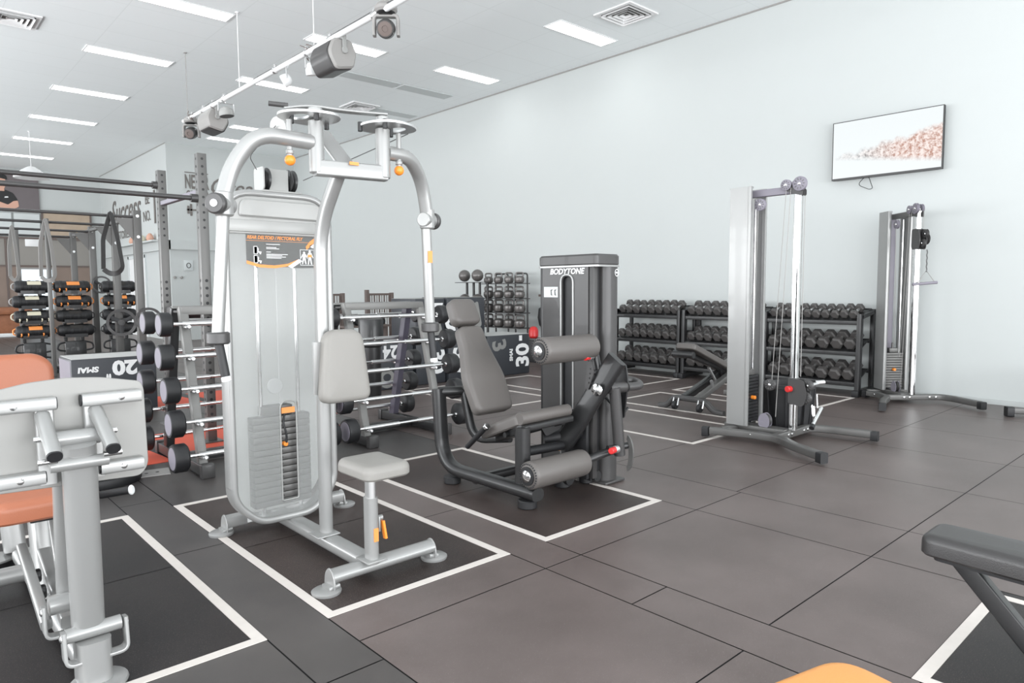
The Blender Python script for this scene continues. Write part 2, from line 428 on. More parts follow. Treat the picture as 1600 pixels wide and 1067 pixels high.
def red_area(x0, y0, x1, y1, label):
    b = MB(); b.bb((x0, y0, 0), (x1, y1, 0.003)); b.cur = 1
    for k in range(int((x1-x0)/0.95)):
        xx = x0+0.35+k*0.95
        b.prism([(xx, y0), (xx+0.12, y0), (xx-0.10+0.12, y1), (xx-0.10, y1)], Matrix.Translation((0, 0, 0.003)), 0.002)
    tag(b.build('red_floor_mat', ['red_rubber', 'rubber_dark']), label, 'floor mat', 'red training mats in the floor')
red_area(1.25, 5.60, 3.20, 6.75, 'orange red rubber mat with dark stripes just behind the left barbell rack')
red_area(1.45, 8.15, 3.9, 9.15, 'orange red rubber mat strip farther back beyond the left barbell rack')
red_area(0.2, 8.6, 1.42, 9.6, 'small orange red mat at the foot of the sandbag stands')

# ceiling fittings
def ceiling_light(x0, y, label, x1=None):
    x1 = x1 or x0+1.2; y0, y1 = y-0.15, y+0.15
    t = thing('ceiling_light', label, 'ceiling light', ((x0+x1)/2, y, ZC), 'recessed ceiling panel lights')
    f = MB(); f.plate([(x0-.02, y0-.02), (x1+.02, y0-.02), (x1+.02, y1+.02), (x0-.02, y1+.02)], [[(x0, y0), (x1, y0), (x1, y1), (x0, y1)]], Matrix.Translation((0, 0, ZC-0.012)), 0.011); f.build('frame', 'vent_white', t)
    d = MB(); d.bb((x0, y0, ZC-0.008), (x1, y1, ZC-0.001)); d.build('diffuser', 'light_diffuser', t)
LT = [(2.56, 9.82, 'lit ceiling panel cut by the top edge above the left end of the lighting bar'), (2.56, 12.45, 'long lit ceiling panel second back in the left row'), (2.56, 15.18, 'lit ceiling panel third back in the left row'),
      (2.60, 17.95, 'lit ceiling panel fourth back in the left row'), (2.63, 20.68, 'faint ceiling panel fifth back in the left row'), (2.65, 23.35, 'faint farthest ceiling panel in the left row'),
      (4.90, 9.76, 'lit ceiling panel right beside the large speaker on the lighting bar'), (4.92, 12.46, 'lit ceiling panel behind the middle of the lighting bar'),
      (6.15, 16.15, 'lit ceiling panel above the silver pec fly machine, nearer of two'), (6.17, 17.69, 'lit ceiling panel above the silver pec fly machine, farther of two'),
      (7.22, 7.04, 'lit ceiling panel beside the square vent near the right wall'), (7.22, 9.70, 'lit ceiling panel close to the right wall, beyond the vent one')]
for x, y, l in LT: ceiling_light(x, y, l)
for k, (x0, x1) in enumerate(((6.12, 7.22), (7.28, 8.40))):
    b = MB(); b.bb((x0, 10.87, ZC-0.015), (x1, 11.17, ZC-0.001))
    tag(b.build('ceiling_panel', 'panel_grey'), ['grey unlit ceiling panel nearer the lighting bar', 'grey unlit ceiling panel nearer the right wall'][k], 'ceiling panel', 'grey unlit ceiling panels')
def vent(x, y, s, label):
    t = thing('ceiling_vent', label, 'air vent', (x, y, ZC), 'square ceiling vents')
    f = MB(); q = s/2
    f.plate([(x-q, y-q), (x+q, y-q), (x+q, y+q), (x-q, y+q)], [[(x-q*.82, y-q*.82), (x+q*.82, y-q*.82), (x+q*.82, y+q*.82), (x-q*.82, y+q*.82)]], Matrix.Translation((0, 0, ZC-0.02)), 0.019); f.build('frame', 'vent_white', t)
    d = MB(); d.bb((x-q*.82, y-q*.82, ZC-0.006), (x+q*.82, y+q*.82, ZC-0.001)); d.build('backing', 'vent_dark', t)
    for k in range(4):
        l = MB(); a = q*(0.78-0.19*k); c = a-0.022; z = ZC-0.045+0.004*k
        vs = [(x-a, y-a, ZC-0.012), (x+a, y-a, ZC-0.012), (x+a, y+a, ZC-0.012), (x-a, y+a, ZC-0.012), (x-c-.03, y-c-.03, z), (x+c+.03, y-c-.03, z), (x+c+.03, y+c+.03, z), (x-c-.03, y+c+.03, z)]
        vs = [(x-c, y-c, ZC-0.008), (x+c, y-c, ZC-0.008), (x+c, y+c, ZC-0.008), (x-c, y+c, ZC-0.008), (x-a, y-a, z), (x+a, y-a, z), (x+a, y+a, z), (x-a, y+a, z)]
        l._add(vs, [(0, 1, 5, 4), (1, 2, 6, 5), (2, 3, 7, 6), (3, 0, 4, 7)]); l.build('louvre', 'vent_white', t, fix=False)
vent(7.72, 6.15, 0.62, 'square louvred vent at the top edge above the right wall')
vent(7.45, 12.75, 0.60, 'square louvred vent above the black leg extension tower')
vent(1.55, 11.75, 0.62, 'square louvred vent in the upper left corner of the ceiling')
b = MB(); b.bb((7.7, 12.65, ZC-0.006), (8.8, 12.95, ZC)); tag(b.build('ceiling_panel', 'panel_grey'), 'faint tan ceiling panel beside the far square vent', 'ceiling panel')

# ------------------------------------------------------------------ silver pec fly machine
def pec_fly():
    cx = 1.56
    t = thing('pec_fly_machine', 'silver pec fly machine with frosted weight cover, grey seat and overhead arms', 'gym machine', (cx, 3.2, 0))
    # base frame
    b = MB(); b.bar([(1.30, 3.72, .062), (1.99, 3.72, .062)], .07, .06, r=.012)
    b.bar([(cx+.02, 3.69, .062), (cx+.02, 2.70, .062)], .085, .062, r=.02)
    b.sweep([(1.37, 2.68, .065), (1.90, 2.68, .065)], circ(.042, 18, .030), up=(0, 0, 1))
    b.box((1.565, 3.11, .097), (.12, .11, .008), .003)
    b.build('base_frame', 'silver', t)
    for (x, y, s) in ((1.31, 3.72, -1), (1.98, 3.72, 1), (1.38, 2.68, -1), (1.89, 2.68, 1)):
        f = MB(); f.lathe((x+s*.028, y, 0), (0, 0, 1), [(.062, 0), (.064, .006), (.064, .012), (.055, .018)], 22)
        f.prism(rpoly([(0, 0), (.10, 0), (.088, .07), (.05, .098), (.012, .07)], .025), basis((x+s*.010-.004, y-.05, .012), (0, 1, 0), (0, 0, 1)), .008, .002)
        f.bar([(x-s*.02, y, .03), (x+s*.03, y, .022)], .07, .02, r=.008)
        f.build('foot', 'silver', t)
    f = MB(); f.bb((1.41, 3.682, .045), (1.50, 3.686, .085)); f.build('maker_plate', 'white_plastic', t)
    # spine post, leaning forward at the top
    b = MB(); b.sweep(fillet([(1.582, 3.12, .095), (1.592, 3.12, 1.60), (1.60, 2.93, 1.84)], .16, 8), rrect(.056, .072, .024, 5), up=(0, 1, 0))
    b.build('spine_post', 'silver', t)
    # overhead yoke
    b = MB(); b.bar([(1.44, 2.855, 1.828), (1.765, 2.80, 1.828)], .06, .068, r=.008)
    b.bar([(1.58, 2.84, 1.86), (1.55, 3.0, 2.02)], .09, .014, up=(0, -1, 1), r=.004)
    b.build('yoke', 'silver', t)
    b = MB(); b.bb((1.575, 2.79, 1.848), (1.62, 2.7935, 1.862)); b.build('yoke_sticker', 'orange_ink', t)
    # pivots with cam discs
    for k, (x, y) in enumerate(((1.45, 2.855), (1.752, 2.80))):
        b = MB(); b.cyl((x, y, 1.805), (x, y, 2.03), .033, 24, .004); b.cyl((x, y, 2.055), (x, y, 2.085), .03, 20, .004); b.build('pivot', 'silver', t)
        s = -1 if k == 0 else 1
        pts = [(.165*math.cos(a)*(1.0 if math.cos(a)*s > 0 else .60), .13*math.sin(a)) for a in [2*math.pi*i/36 for i in range(36)]]
        hole = [(s*.075+.035*math.cos(a), .06*math.sin(a)) for a in [2*math.pi*i/20 for i in range(20)]]
        b = MB(); b.plate(pts, [hole], Matrix.Translation((x, y, 2.035)), .010)
        b.build('cam_disc', 'satin_steel', t)
        for a in (40, 150, 250):
            q = MB(); px_, py_ = x+.105*math.cos(R(a)), y+.085*math.sin(R(a)); q.cyl((px_, py_, 2.012), (px_, py_, 2.055), .011, 10, .002); q.build('stop_bolt', 'black_paint', t)
    b = MB(); b.sweep(fillet([(1.36, 2.96, 2.085), (1.45, 2.90, 2.10), (1.58, 2.83, 2.085), (1.77, 2.80, 2.095)], .06), rrect(.05, .010, .004), up=(0, 0, 1))
    b.build('link_arm', 'silver', t)
    b = MB(); b.tube([(1.37, 2.95, 2.10), (1.30, 2.99, 2.105)], .011); b.build('link_end', 'graphite_paint', t)
    b = MB(); b.lathe((1.385, 3.07, 2.03), (.55, .25, .15), [(.045, -.014), (.048, -.010), (.036, 0), (.048, .010), (.045, .014)], 22); b.build('guide_pulley', 'silver_plastic', t)
    b = MB(); b.tube([(1.36, 3.06, 2.03), (1.34, 3.32, 1.93), (1.44, 3.48, 1.90)], .0022, .05, 6); b.tube([(1.60, 3.3, 1.84), (1.9, 2.81, 2.03)], .0022, 0, 6); b.build('cable', 'dark_ink', t)
    # arms
    def arm(s):
        px_, py_ = (1.45, 2.855) if s < 0 else (1.752, 2.80)
        kx = 1.068 if s < 0 else 2.08
        if s < 0: P = [(px_-.02, py_, 1.935), (1.19, 2.875, 1.945), (1.10, 2.915, 1.80), (kx, 2.92, 1.685)]
        else: P = [(px_+.02, py_, 1.925), (1.90, 2.81, 1.925), (2.035, 2.90, 1.84), (kx, 2.92, 1.665)]
        b = MB(); b.tube(P, .033, [.10, .12], 18); b.cyl((kx, 2.92, 1.70), (kx, 2.92, 1.60), .037, 20, .006)
        ax = (-.75, -.66, 0) if s < 0 else (.9, .45, 0)
        A = V(ax).normalized(); c = V((kx, 2.92, 1.645)); b.cyl(c-A*.045, c+A*.045, .036, 20, .004)
        a_ = b.build('arm', 'silver', t)
        b = MB(); b.cyl(c+A*.045, c+A*.078, .043, 26, .007); kn = b.build('adjusting_knob', 'graphite_paint', a_, label='dark round knob')
        b = MB(); b.lathe(c+A*.076, A, [(.015, 0), (.015, .006), (.008, .009)], 14); b.build('knob_cap', 'white_plastic', a_)
        b = MB(); b.cyl((kx, 2.93, 1.62), (kx+(-.033 if s < 0 else .03), 2.95, 1.12), .0255, 18); b.build('lower_arm', 'silver', a_)
        hx = kx+(-.033 if s < 0 else .03)
        b = MB(); b.cyl((hx, 2.95, 1.075), (hx, 2.95, 1.125), .046, 26, .006); b.build('collar', 'graphite_paint', a_)
        e = V((hx+.015, 2.925, .94)) if s < 0 else V((hx+.005, 2.93, .94))
        st = V((hx, 2.945, 1.075)); d = (e-st).normalized()
        b = MB(); b.cyl(st, e, .0185, 16, .003); b.build('grip', 'black_rubber', a_)
        b = MB(); b.cyl(e, e+d*.022, .019, 16, .004); b.build('grip_cap', 'white_plastic', a_)
        bx = (1.335, 2.87) if s < 0 else (1.835, 2.795)
        b = MB(); b.cyl((*bx, 2.02), (*bx, 1.865), .012, 14); b.cyl((*bx, 1.875), (*bx, 1.893), .017, 14, .003); b.build('lock_pin', 'silver', a_)
        b = MB(); b.ball((*bx, 1.85), .023, 18); b.build('lock_ball', 'orange', a_, label='orange ball knob')
        if s > 0:
            q = MB(); q.bb((2.074, 2.9075, 1.43), (2.10, 2.911, 1.49)); q.build('arm_sticker', 'orange_ink', a_)
    arm(-1); arm(1)
    # weight cover: tubular rim, frosted sheets, moulded top
    xl, xr, z0, z1 = 1.262, 1.81, .125, 1.778
    out = rpoly([(xl, z0+.10), (xl+.13, z0-.02), (xr-.13, z0-.02), (xr, z0+.10), (xr, z1), (xl, z1)], [.08, .06, .06, .08, .14, .14], 7)
    b = MB(); P = [V((x, 3.49, z)) for x, z in out]; P.append(P[0])
    b.sweep(P, rrect(.035, .10, .014, 3), up=(0, 1, 0), cap=False); b.build('cover_rim', 'silver', t)
    inn = inset(out, .012); slot = rpoly([(1.512, .195), (1.600, .195), (1.600, .72), (1.512, .72)], [.01, .01, .042, .042], 6)
    b = MB(); b.plate(inn, [slot], face_negY(0, 3.462, 0), .004); b.build('front_sheet', 'frosted_panel', t, label='frosted front sheet with a tall slot')
    b = MB(); b.plate(inn, [], face_negY(0, 3.60, 0), .004); b.build('back_sheet', 'translucent_sheet', t)
    b = MB(); P = [V((x, 3.457, z)) for x, z in slot]; P.append(P[0]); b.sweep(P, circ(.004, 6), cap=False); b.build('slot_trim', 'silver_plastic', t)
    # moulded top cover
    b = MB(); top = rpoly([(xl+.018, 1.575), (xr-.018, 1.575), (xr-.018, z1-.012), (xl+.018, z1-.012)], [.005, .005, .125, .125], 8)
    b.prism(top, face_negY(0, 3.462, 0), .012, .004)
    b.prism(rpoly([(xl+.065, 1.66), (xr-.045, 1.655), (xr-.05, z1-.03), (xl+.075, z1-.03)], [.02, .02, .085, .085], 8), face_negY(0, 3.452, 0), .018, .008)
    b.build('top_cover', 'silver_plastic', t)
    b = MB(); b.bb((xl+.012, 3.440, 1.585), (xr-.012, 3.462, 1.645), .006); b.build('top_band', 'silver_plastic', t)
    # pulley box on the top of the cover
    b = MB(); b.bb((1.50, 3.47, 1.80), (1.60, 3.475, 1.91)); b.bb((1.50, 3.53, 1.80), (1.60, 3.535, 1.91)); b.bb((1.45, 3.44, 1.790), (1.66, 3.56, 1.800), .003); b.build('pulley_bracket', 'silver_plastic', t)
    for x in (1.482, 1.622):
        a_ = (1, .1, 0)
        b = MB(); b.lathe((x, 3.50, 1.858), a_, [(.055, -.016), (.060, -.013), (.046, 0), (.060, .013), (.055, .016)], 26); b.build('pulley', 'black_paint', t)
    b = MB(); b.prism(rpoly([(3.44, 1.80), (3.56, 1.80), (3.56, 1.915), (3.44, 1.915)], .02), basis((1.458, 0, 0), (0, 1, 0), (0, 0, 1)), .006); b.build('pulley_guard', 'silver_plastic', t)
    # weight stack and rods inside
    for x in (1.44, 1.645):
        b = MB(); b.cyl((x, 3.53, .09), (x, 3.53, 1.70), .011, 12); b.build('guide_rod', 'chrome', t)
    for x in (1.45, 1.56):
        b = MB(); b.tube([(x, 3.68, .05), (x, 3.66, .20)], .018); b.build('stack_support', 'silver', t)
    for k in range(15):
        z = .165+k*.034
        if k < 14:
            b = MB(); b.box((1.535, 3.525, z+.016), (.31, .075, .0315), .003); b.build('weight_plate', 'steel_grey', t)
    b = MB(); b.box((1.515, 3.525, .668), (.16, .07, .05), .004); b.build('top_plate', 'steel_grey', t)
    b = MB(); b.bb((1.520, 3.4575, .655), (1.592, 3.461, .685)); b.build('stack_label', 'orange_ink', t)
    for k in range(13):
        b = MB(); b.cyl((1.528, 3.485, .18+k*.034), (1.528, 3.4865, .18+k*.034), .006, 8); b.build('pin_hole', 'black', t)
    b = MB(); b.tube([(1.54, 3.47, .65), (1.525, 3.455, .60), (1.54, 3.45, .55), (1.54, 3.455, .50)], .006, .02, 8); b.build('pin_lanyard', 'black', t)
    b = MB(); b.cyl((1.538, 3.485, .492), (1.538, 3.452, .492), .012, 14, .003); b.build('selector_pin', 'orange', t, label='orange selector pin')
    b = MB(); b.tube([(1.545, 3.53, .69), (1.545, 3.53, 1.79)], .004, 0, 8); b.build('stack_cable', 'white_plastic', t)
    b = MB(); b.cyl((1.50, 3.475, .80), (1.50, 3.49, .80), .042, 26, .003); b.build('rear_pulley', 'white_plastic', t)
    # placard
    sg = MB(); sgx0, sgx1, sz0, sz1 = 1.385, 1.755, 1.315, 1.488
    M = face_negY(-.020, 3.4595, .097)
    sg.prism(rpoly([(sgx0, 1.335), (1.50, 1.315), (1.60, 1.318), (1.66, sz0-.002), (sgx1, sz0), (sgx1, sz1), (sgx0, sz1)], [.0, .05, .05, .002, .012, 0, 0], 5), M, .0015)
    pl = sg.build('placard', 'grey_ink', t, label='dark instruction placard with orange lettering')
    MF = face_negY(-.020, 3.4578, .097)
    sg = MB(); sg.prism([(sgx0, 1.348), (1.45, 1.329), (1.53, 1.325), (1.60, 1.335), (1.66, 1.36), (1.60, 1.322), (1.53, 1.311), (1.45, 1.314), (sgx0, 1.332)], MF, .0006)
    sg.prism([(1.700, 1.425), (1.725, 1.455), (sgx1, 1.475), (sgx1, 1.45), (1.73, 1.43), (1.705, 1.41)], MF, .0006)
    sg.build('swoosh', 'orange_ink', pl)
    sg = MB(); sg.prism([(1.60, 1.322), (1.66, 1.36), (1.68, 1.35), (1.62, 1.312)], MF, .0006); sg.prism([(1.72, 1.43), (sgx1, 1.449), (sgx1, 1.42), (1.735, 1.42)], MF, .0006)
    fr = [(1.668, 1.328), (1.745, 1.328), (1.745, 1.41), (1.668, 1.41)]
    sg.plate(fr, [inset(fr, .002)], MF, .0006)
    # two small figures and the two seated diagrams
    for (x, z, h) in ((1.690, 1.335, .062), (1.722, 1.333, .072)):
        sg.prism([(x-.012, z), (x-.007, z), (x-.001, z+h*.45), (x+.006, z), (x+.012, z), (x+.007, z+h*.5), (x+.009, z+h*.68), (x+.018, z+h*.45), (x+.020, z+h*.5), (x+.009, z+h*.84), (x-.009, z+h*.84), (x-.020, z+h*.5), (x-.018, z+h*.45), (x-.009, z+h*.68), (x-.008, z+h*.5)], MF, .0006)
        sg.prism([(x+.006*math.cos(a), z+h*.93+.007*math.sin(a)) for a in [2*math.pi*i/10 for i in range(10)]], MF, .0006)
    for z in (1.395, 1.350):
        q = rrect(.020, .04, .002); q = [(1.432+a, z+.005+c) for a, c in q]; sg.plate(q, [inset(q, .003)], MF, .0006)
        sg.prism([(1.440, z+.025), (1.448, z+.012), (1.446, z), (1.462, z-.002), (1.458, z-.016), (1.452, z-.014), (1.452, z-.006), (1.440, z-.008)], MF, .0006)
    for (x0, x1, z) in ((1.487, 1.56, 1.430), (1.487, 1.54, 1.414), (1.487, 1.555, 1.408), (1.487, 1.51, 1.391), (1.487, 1.60, 1.380), (1.487, 1.57, 1.374), (1.487, 1.59, 1.367), (1.487, 1.565, 1.361)):
        sg.prism([(x0, z), (x1, z), (x1, z+.0028), (x0, z+.0028)], MF, .0006)
    sg.build('diagram', 'white_ink', pl)
    sg = MB(); sg.bb((sgx0-.020, 3.4573, 1.5435), (1.70, 3.4578, 1.545)); sg.prism([(1.712, 1.37), (1.732, 1.37), (1.734, 1.385), (1.710, 1.385)], MF, .001); sg.build('rule_line', 'orange_ink', pl)
    text('title', 'REAR DELTOID / PECTORAL FLY', face_negY(1.515, 3.4570, 1.560), .0235, 'orange_ink', pl, bold=.0006, shear=.25, sx=.86)
    # pads
    Mb = basis((1.64, 3.045, .93), (1, 0, 0), (0, .06, 1)) 
    b = MB(); b.bb((1.575, 3.03, .84), (1.60, 3.08, 1.00)); b.bb((1.50, 3.035, .80), (1.72, 3.05, 1.05)); b.build('pad_plate', 'silver', t)
    prof = rpoly([(-.132, -.175), (.132, -.175), (.098, .175), (-.098, .175)], [.055, .055, .075, .075], 8)
    b = MB(); b.pad(prof, Mb, .075, .028, .004); b.build('backrest', 'grey_vinyl', t, label='grey padded backrest')
    b = MB(); Ms = basis((1.58, 2.665, .488), (1, 0, 0), (0, 1, 0))
    b.pad(rpoly([(-.115, -.155), (.115, -.155), (.115, .13), (-.115, .13)], [.055, .055, .05, .05], 8), Ms, .062, .03, .004); b.build('seat', 'grey_vinyl', t, label='grey padded seat')
    b = MB(); b.sweep([(1.565, 2.66, .08), (1.565, 2.66, .38)], rrect(.050, .068, .02, 4), up=(0, 1, 0)); b.box((1.565, 2.66, .10), (.10, .11, .008), .002); b.build('seat_post', 'silver', t)
    b = MB(); b.sweep([(1.565, 2.66, .37), (1.565, 2.66, .48)], rrect(.038, .055, .016, 4), up=(0, 1, 0)); b.box((1.57, 2.66, .483), (.14, .18, .008)); b.build('seat_slider', 'satin_steel', t)
    b = MB(); b.bb((1.590, 2.635, .22), (1.600, 2.67, .29), .004); b.cyl((1.593, 2.65, .28), (1.615, 2.65, .28), .012, 12); b.build('lever_bracket', 'silver', t)
    b = MB(); b.bar([(1.615, 2.645, .265), (1.622, 2.635, .185)], .026, .012, up=(1, 0, 0), r=.004); b.build('seat_lever', 'orange', t, label='orange seat lever')
    b = MB(); b.bb((1.558, 2.6225, .185), (1.580, 2.6265, .245)); b.build('post_sticker', 'orange_ink', t)
pec_fly()

# ------------------------------------------------------------------ black leg extension machine
def leg_extension():
    t = thing('leg_extension_machine', 'black leg extension machine with padded rollers and tall weight tower', 'gym machine', (3.1, 3.2, 0))
    K = 'black_paint'
    b = MB(); b.sweep(fillet([(2.78, 2.84, .095), (2.78, 3.76, .095), (2.78, 3.80, .62)], .20, 8), rrect(.075, .095, .032, 5), up=(1, 0, 0))
    b.bar([(2.78, 3.42, .07), (3.38, 3.42, .07)], .06, .06, r=.02)
    b.tube([(3.25, 3.02, .06), (3.25, 3.42, .06)], .038); b.tube([(3.44, 2.95, .06), (3.44, 3.42, .06)], .036)
    b.tube([(2.78, 3.80, .60), (2.96, 3.70, .60)], .034); b.build('base_frame', K, t)
    b = MB(); b.sweep(fillet([(2.93, 3.72, .62), (2.93, 3.62, .28), (2.98, 3.30, .33)], .12), rrect(.06, .05, .02, 4), up=(1, 0, 0)); b.build('back_support', K, t)
    for (x, y, z) in ((2.78, 3.66, .06), (2.78, 2.93, .06), (3.25, 3.09, .06), (3.44, 3.05, .06)):
        f = MB(); f.cyl((x, y, 0), (x, y, .05), .058 if x < 3 else .05, 22, .006); f.build('foot', 'black_rubber', t)
    # seat support
    b = MB(); b.sweep([(2.80, 2.99, .10), (2.80, 2.99, .47)], rrect(.07, .085, .02, 4), up=(0, 1, 0)); b.build('seat_post', K, t)
    b = MB(); b.bb((2.775, 2.943, .145), (2.815, 2.9455, .17)); b.build('post_label', 'white_plastic', t)
    b = MB(); b.bar([(2.80, 2.99, .455), (3.0, 3.45, .30)], .07, .05, r=.01); b.bar([(2.80, 2.99, .46), (3.22, 2.99, .47)], .05, .04, r=.01); b.bar([(3.15, 2.99, .46), (3.1, 3.45, .30)], .04, .04)
    b.tube([(2.80, 3.15, .40), (3.2, 3.12, .42)], .016); b.prism(rpoly([(3.0, .44), (3.22, .46), (3.18, .40), (3.05, .37)], .02), face_negY(0, 3.06, 0), .02)
    b.build('seat_frame', K, t)
    Ms = basis((3.01, 3.20, .405), (1, 0, 0), (0, .93, -.36))
    b = MB(); b.pad(rpoly([(-.22, -.20), (.22, -.20), (.20, .22), (-.20, .22)], [.04, .04, .05, .05], 5), Ms, .075, .03, .004); b.build('seat', 'black_vinyl', t)
    b = MB(); b.sweep([(2.80, 3.02, .515), (3.225, 3.02, .520)], circ(.038, 16)); b.build('seat_front_roll', 'black_vinyl', t)
    for x in (2.765, 3.25):
        b = MB(); b.tube([(x+.02 if x < 3 else x-.02, 3.50, .27), (x, 3.285, .435)], .017); b.build('side_handle', 'black_rubber', t)
        if x < 3:
            b = MB(); b.cyl((x, 3.29, .43), (x, 3.27, .445), .022, 16, .004); b.build('handle_cap', 'chrome', t)
    # reclined backrest and headrest
    up = V((0, .44, .90)); Mb = basis((2.975, 3.63, .755), (1, 0, 0), up)
    bp = rpoly([(-.155, -.325), (.155, -.325), (.165, -.08), (.11, .13), (.10, .29), (-.10, .29), (-.11, .13), (-.165, -.08)], [.05, .05, .05, .06, .05, .05, .06, .05], 6)
    b = MB(); b.pad(bp, Mb, .085, .03, .006); b.build('backrest', 'black_vinyl', t)
    b = MB(); b.pad(rpoly([(-.115, .305), (.115, .305), (.105, .495), (-.105, .495)], .055, 6), Mb, .085, .03, .006); b.build('headrest', 'black_vinyl', t)
    b = MB(); b.prism(rpoly([(-.05, -.24), (.05, -.24), (.05, .42), (-.05, .42)], .02), basis((2.975, 3.63, .755), (1, 0, 0), up) @ Matrix.Translation((0, 0, -.03)), .03); b.build('backrest_rail', K, t)
    # rollers
    def roller(x0, x1, y, z, r):
        b = MB(); L = x1-x0
        b.lathe((x0, y, z), (1, 0, 0), [(r-.03, 0), (r-.012, .004), (r-.002, .014), (r, .03), (r, L-.03), (r-.004, L-.012), (r-.02, L)], 32); ro = b.build('roller_pad', 'black_vinyl', t)
        b = MB(); b.lathe((x0, y, z), (1, 0, 0), [(r-.028, .004), (r-.028, -.008), (r-.045, -.010)], 32)
        for k in range(28):
            a = 2*math.pi*k/28; c = V((x0+.004, y+(r-.014)*math.cos(a), z+(r-.014)*math.sin(a))); b.ball(c, .0055, 6)
        b.build('roller_end', 'black_rubber', ro)
        b = MB(); b.lathe((x0-.008, y, z), (-1, 0, 0), [(.036, 0), (.034, .006), (.020, .013), (.006, .015)], 24); b.build('hub_cap', 'chrome', ro, label='chrome hub cap')
    roller(2.715, 3.20, 2.86, .215, .083); roller(2.87, 3.345, 2.92, .925, .082)
    # lever arm and linkage
    b = MB(); b.bar([(3.35, 2.72, .86), (3.27, 3.12, .25)], .055, .135, up=(0, .8, .6), r=.02); b.build('lever_arm', K, t)
    b = MB(); b.lathe((3.272, 2.815, .665), (-1, -.1, 0), [(.04, 0), (.038, .006), (.02, .014), (.004, .016)], 20); b.build('pivot_cap', 'chrome', t)
    b = MB(); b.tube([(3.28, 2.92, .925), (3.34, 2.90, .93), (3.35, 2.86, .76)], .021, .03); b.tube([(3.30, 2.88, .765), (3.38, 2.85, .765)], .018); b.build('upper_roller_stem', K, t)
    b = MB()
    M = basis((3.29, 2.90, .70), (0, -1, 0), (0, 0, 1)); outl = rpoly([(-.03, -.03), (.0, -.05), (.05, .07), (.03, .14), (0, .14)], .02)
    b.plate(outl, [[(.008+.01*k*.5+.006*math.cos(a), .0+.03*k+.006*math.sin(a)) for a in [2*math.pi*i/8 for i in range(8)]] for k in range(4)], M, .006); b.build('adjuster_plate', 'graphite_paint', t)
    for (x, y, z) in ((3.28, 2.89, .865), (3.36, 2.745, .285)):
        b = MB(); b.cyl((x, y, z), (x-.05, y-.01, z), .02, 16, .004); b.build('red_knob', 'red_knob', t, label='small red knob')
        b = MB(); b.cyl((x+.03, y, z), (x, y, z), .024, 16, .003); b.build('knob_collar', 'satin_steel', t)
    b = MB(); b.tube([(3.40, 2.78, .67), (3.455, 2.78, .23)], .036, 0, 18); b.tube([(3.36, 2.80, .67), (3.52, 2.78, .665)], .038, 0, 18)
    b.build('counter_lever', 'graphite_paint', t)
    b = MB(); b.prism(rpoly([(-.05, .10), (.03, .12), (.05, .0), (.02, -.24), (-.02, -.24), (-.05, -.05)], .03), basis((3.505, 2.80, .70), (0, -1, 0), (0, 0, 1)), .012); b.build('cam_plate', K, t)
    b = MB(); b.tube([(3.50, 2.76, .665), (3.63, 2.74, .665), (3.65, 2.84, .69), (3.52, 2.86, .69)], .027, .06); b.build('rear_handle', 'graphite_paint', t)
    b = MB(); b.tube([(3.17, 2.86, .215), (3.33, 2.82, .25), (3.45, 2.77, .28)], .026, .05); b.tube([(3.36, 2.80, .28), (3.52, 2.75, .29)], .022)
    b.build('lower_roller_stem', K, t)
    b = MB(); b.prism([(.055*math.cos(R(a)), .12*math.sin(R(a))) for a in range(-80, 81, 16)]+[(.02*math.cos(R(a)), .09*math.sin(R(a))) for a in range(80, -81, -16)], basis((3.505, 2.76, .24), (0, -1, 0), (0, 0, 1)), .012); b.build('adjuster_quadrant', 'steel_grey', t)
    b = MB(); b.tube([(3.22, 3.22, .30), (3.40, 3.0, .36)], .05); b.tube([(2.85, 3.05, .30), (3.30, 3.10, .27)], .03); b.lathe((3.38, 3.02, .16), (1, .2, 0), [(.07, -.02), (.075, -.014), (.06, 0), (.075, .014), (.07, .02)], 24)
    b.bb((3.34, 2.96, .05), (3.37, 3.10, .50), .01); b.build('linkage', 'black_rubber', t)
    b = MB(); b.tube([(3.36, 2.98, .12), (3.36, 2.98, .45), (3.36, 3.03, .52), (3.36, 3.09, .48)], .008, .04, 8); b.build('guard_wire', 'steel_grey', t)
    b = MB(); b.tube([(3.42, 2.88, .60), (3.50, 2.80, .48), (3.56, 2.80, .52)], .008, .05, 8); b.build('cable', 'black', t)
    # weight tower
    X0, X1, Y0, Y1, H = 3.38, 3.63, 2.925, 3.43, 1.51
    b = MB(); b.plate(rpoly([(X0+.02, Y0+.05), (X1-.12, Y0+.05), (X1-.12, Y1), (X0+.02, Y1)], .01), [], Matrix.Translation((0, 0, .03)), 1.41); tw = b.build('tower_body', 'black_rubber', t)
    MT = face_negX(X0, 0, 0)
    slot = [(-y, z) for y, z in rpoly([(3.125, .10), (3.215, .10), (3.215, 1.375), (3.125, 1.375)], [.002, .002, .045, .045], 7)]
    b = MB(); b.plate([(-3.40, .06), (-2.985, .06), (-2.985, 1.44), (-3.40, 1.44)], [slot], face_negX(X0+.012, 0, 0), .012); b.build('tower_front', 'graphite_paint', t)
    b = MB(); sl = [(a, c) for a, c in slot]; P = [V((X0-.003, -a, c)) for a, c in inset(sl, -.010)]; P.append(P[0]); b.sweep(P, rrect(.012, .010, .003), up=(1, 0, 0), cap=False); b.build('slot_trim', 'silver', t)
    b = MB(); b.cyl((X0+.03, 3.17, .1), (X0+.03, 3.17, 1.39), .010, 12); b.build('guide_rod', 'chrome', t)
    b = MB(); b.bb((X0+.005, 3.40, .05), (X0+.10, Y1, 1.44), .01); b.build('rear_edge', K, t)
    b = MB(); b.bb((X0+.005, 2.945, .05), (X0+.05, 2.985, 1.44), .008); b.build('front_edge', 'graphite_paint', t)
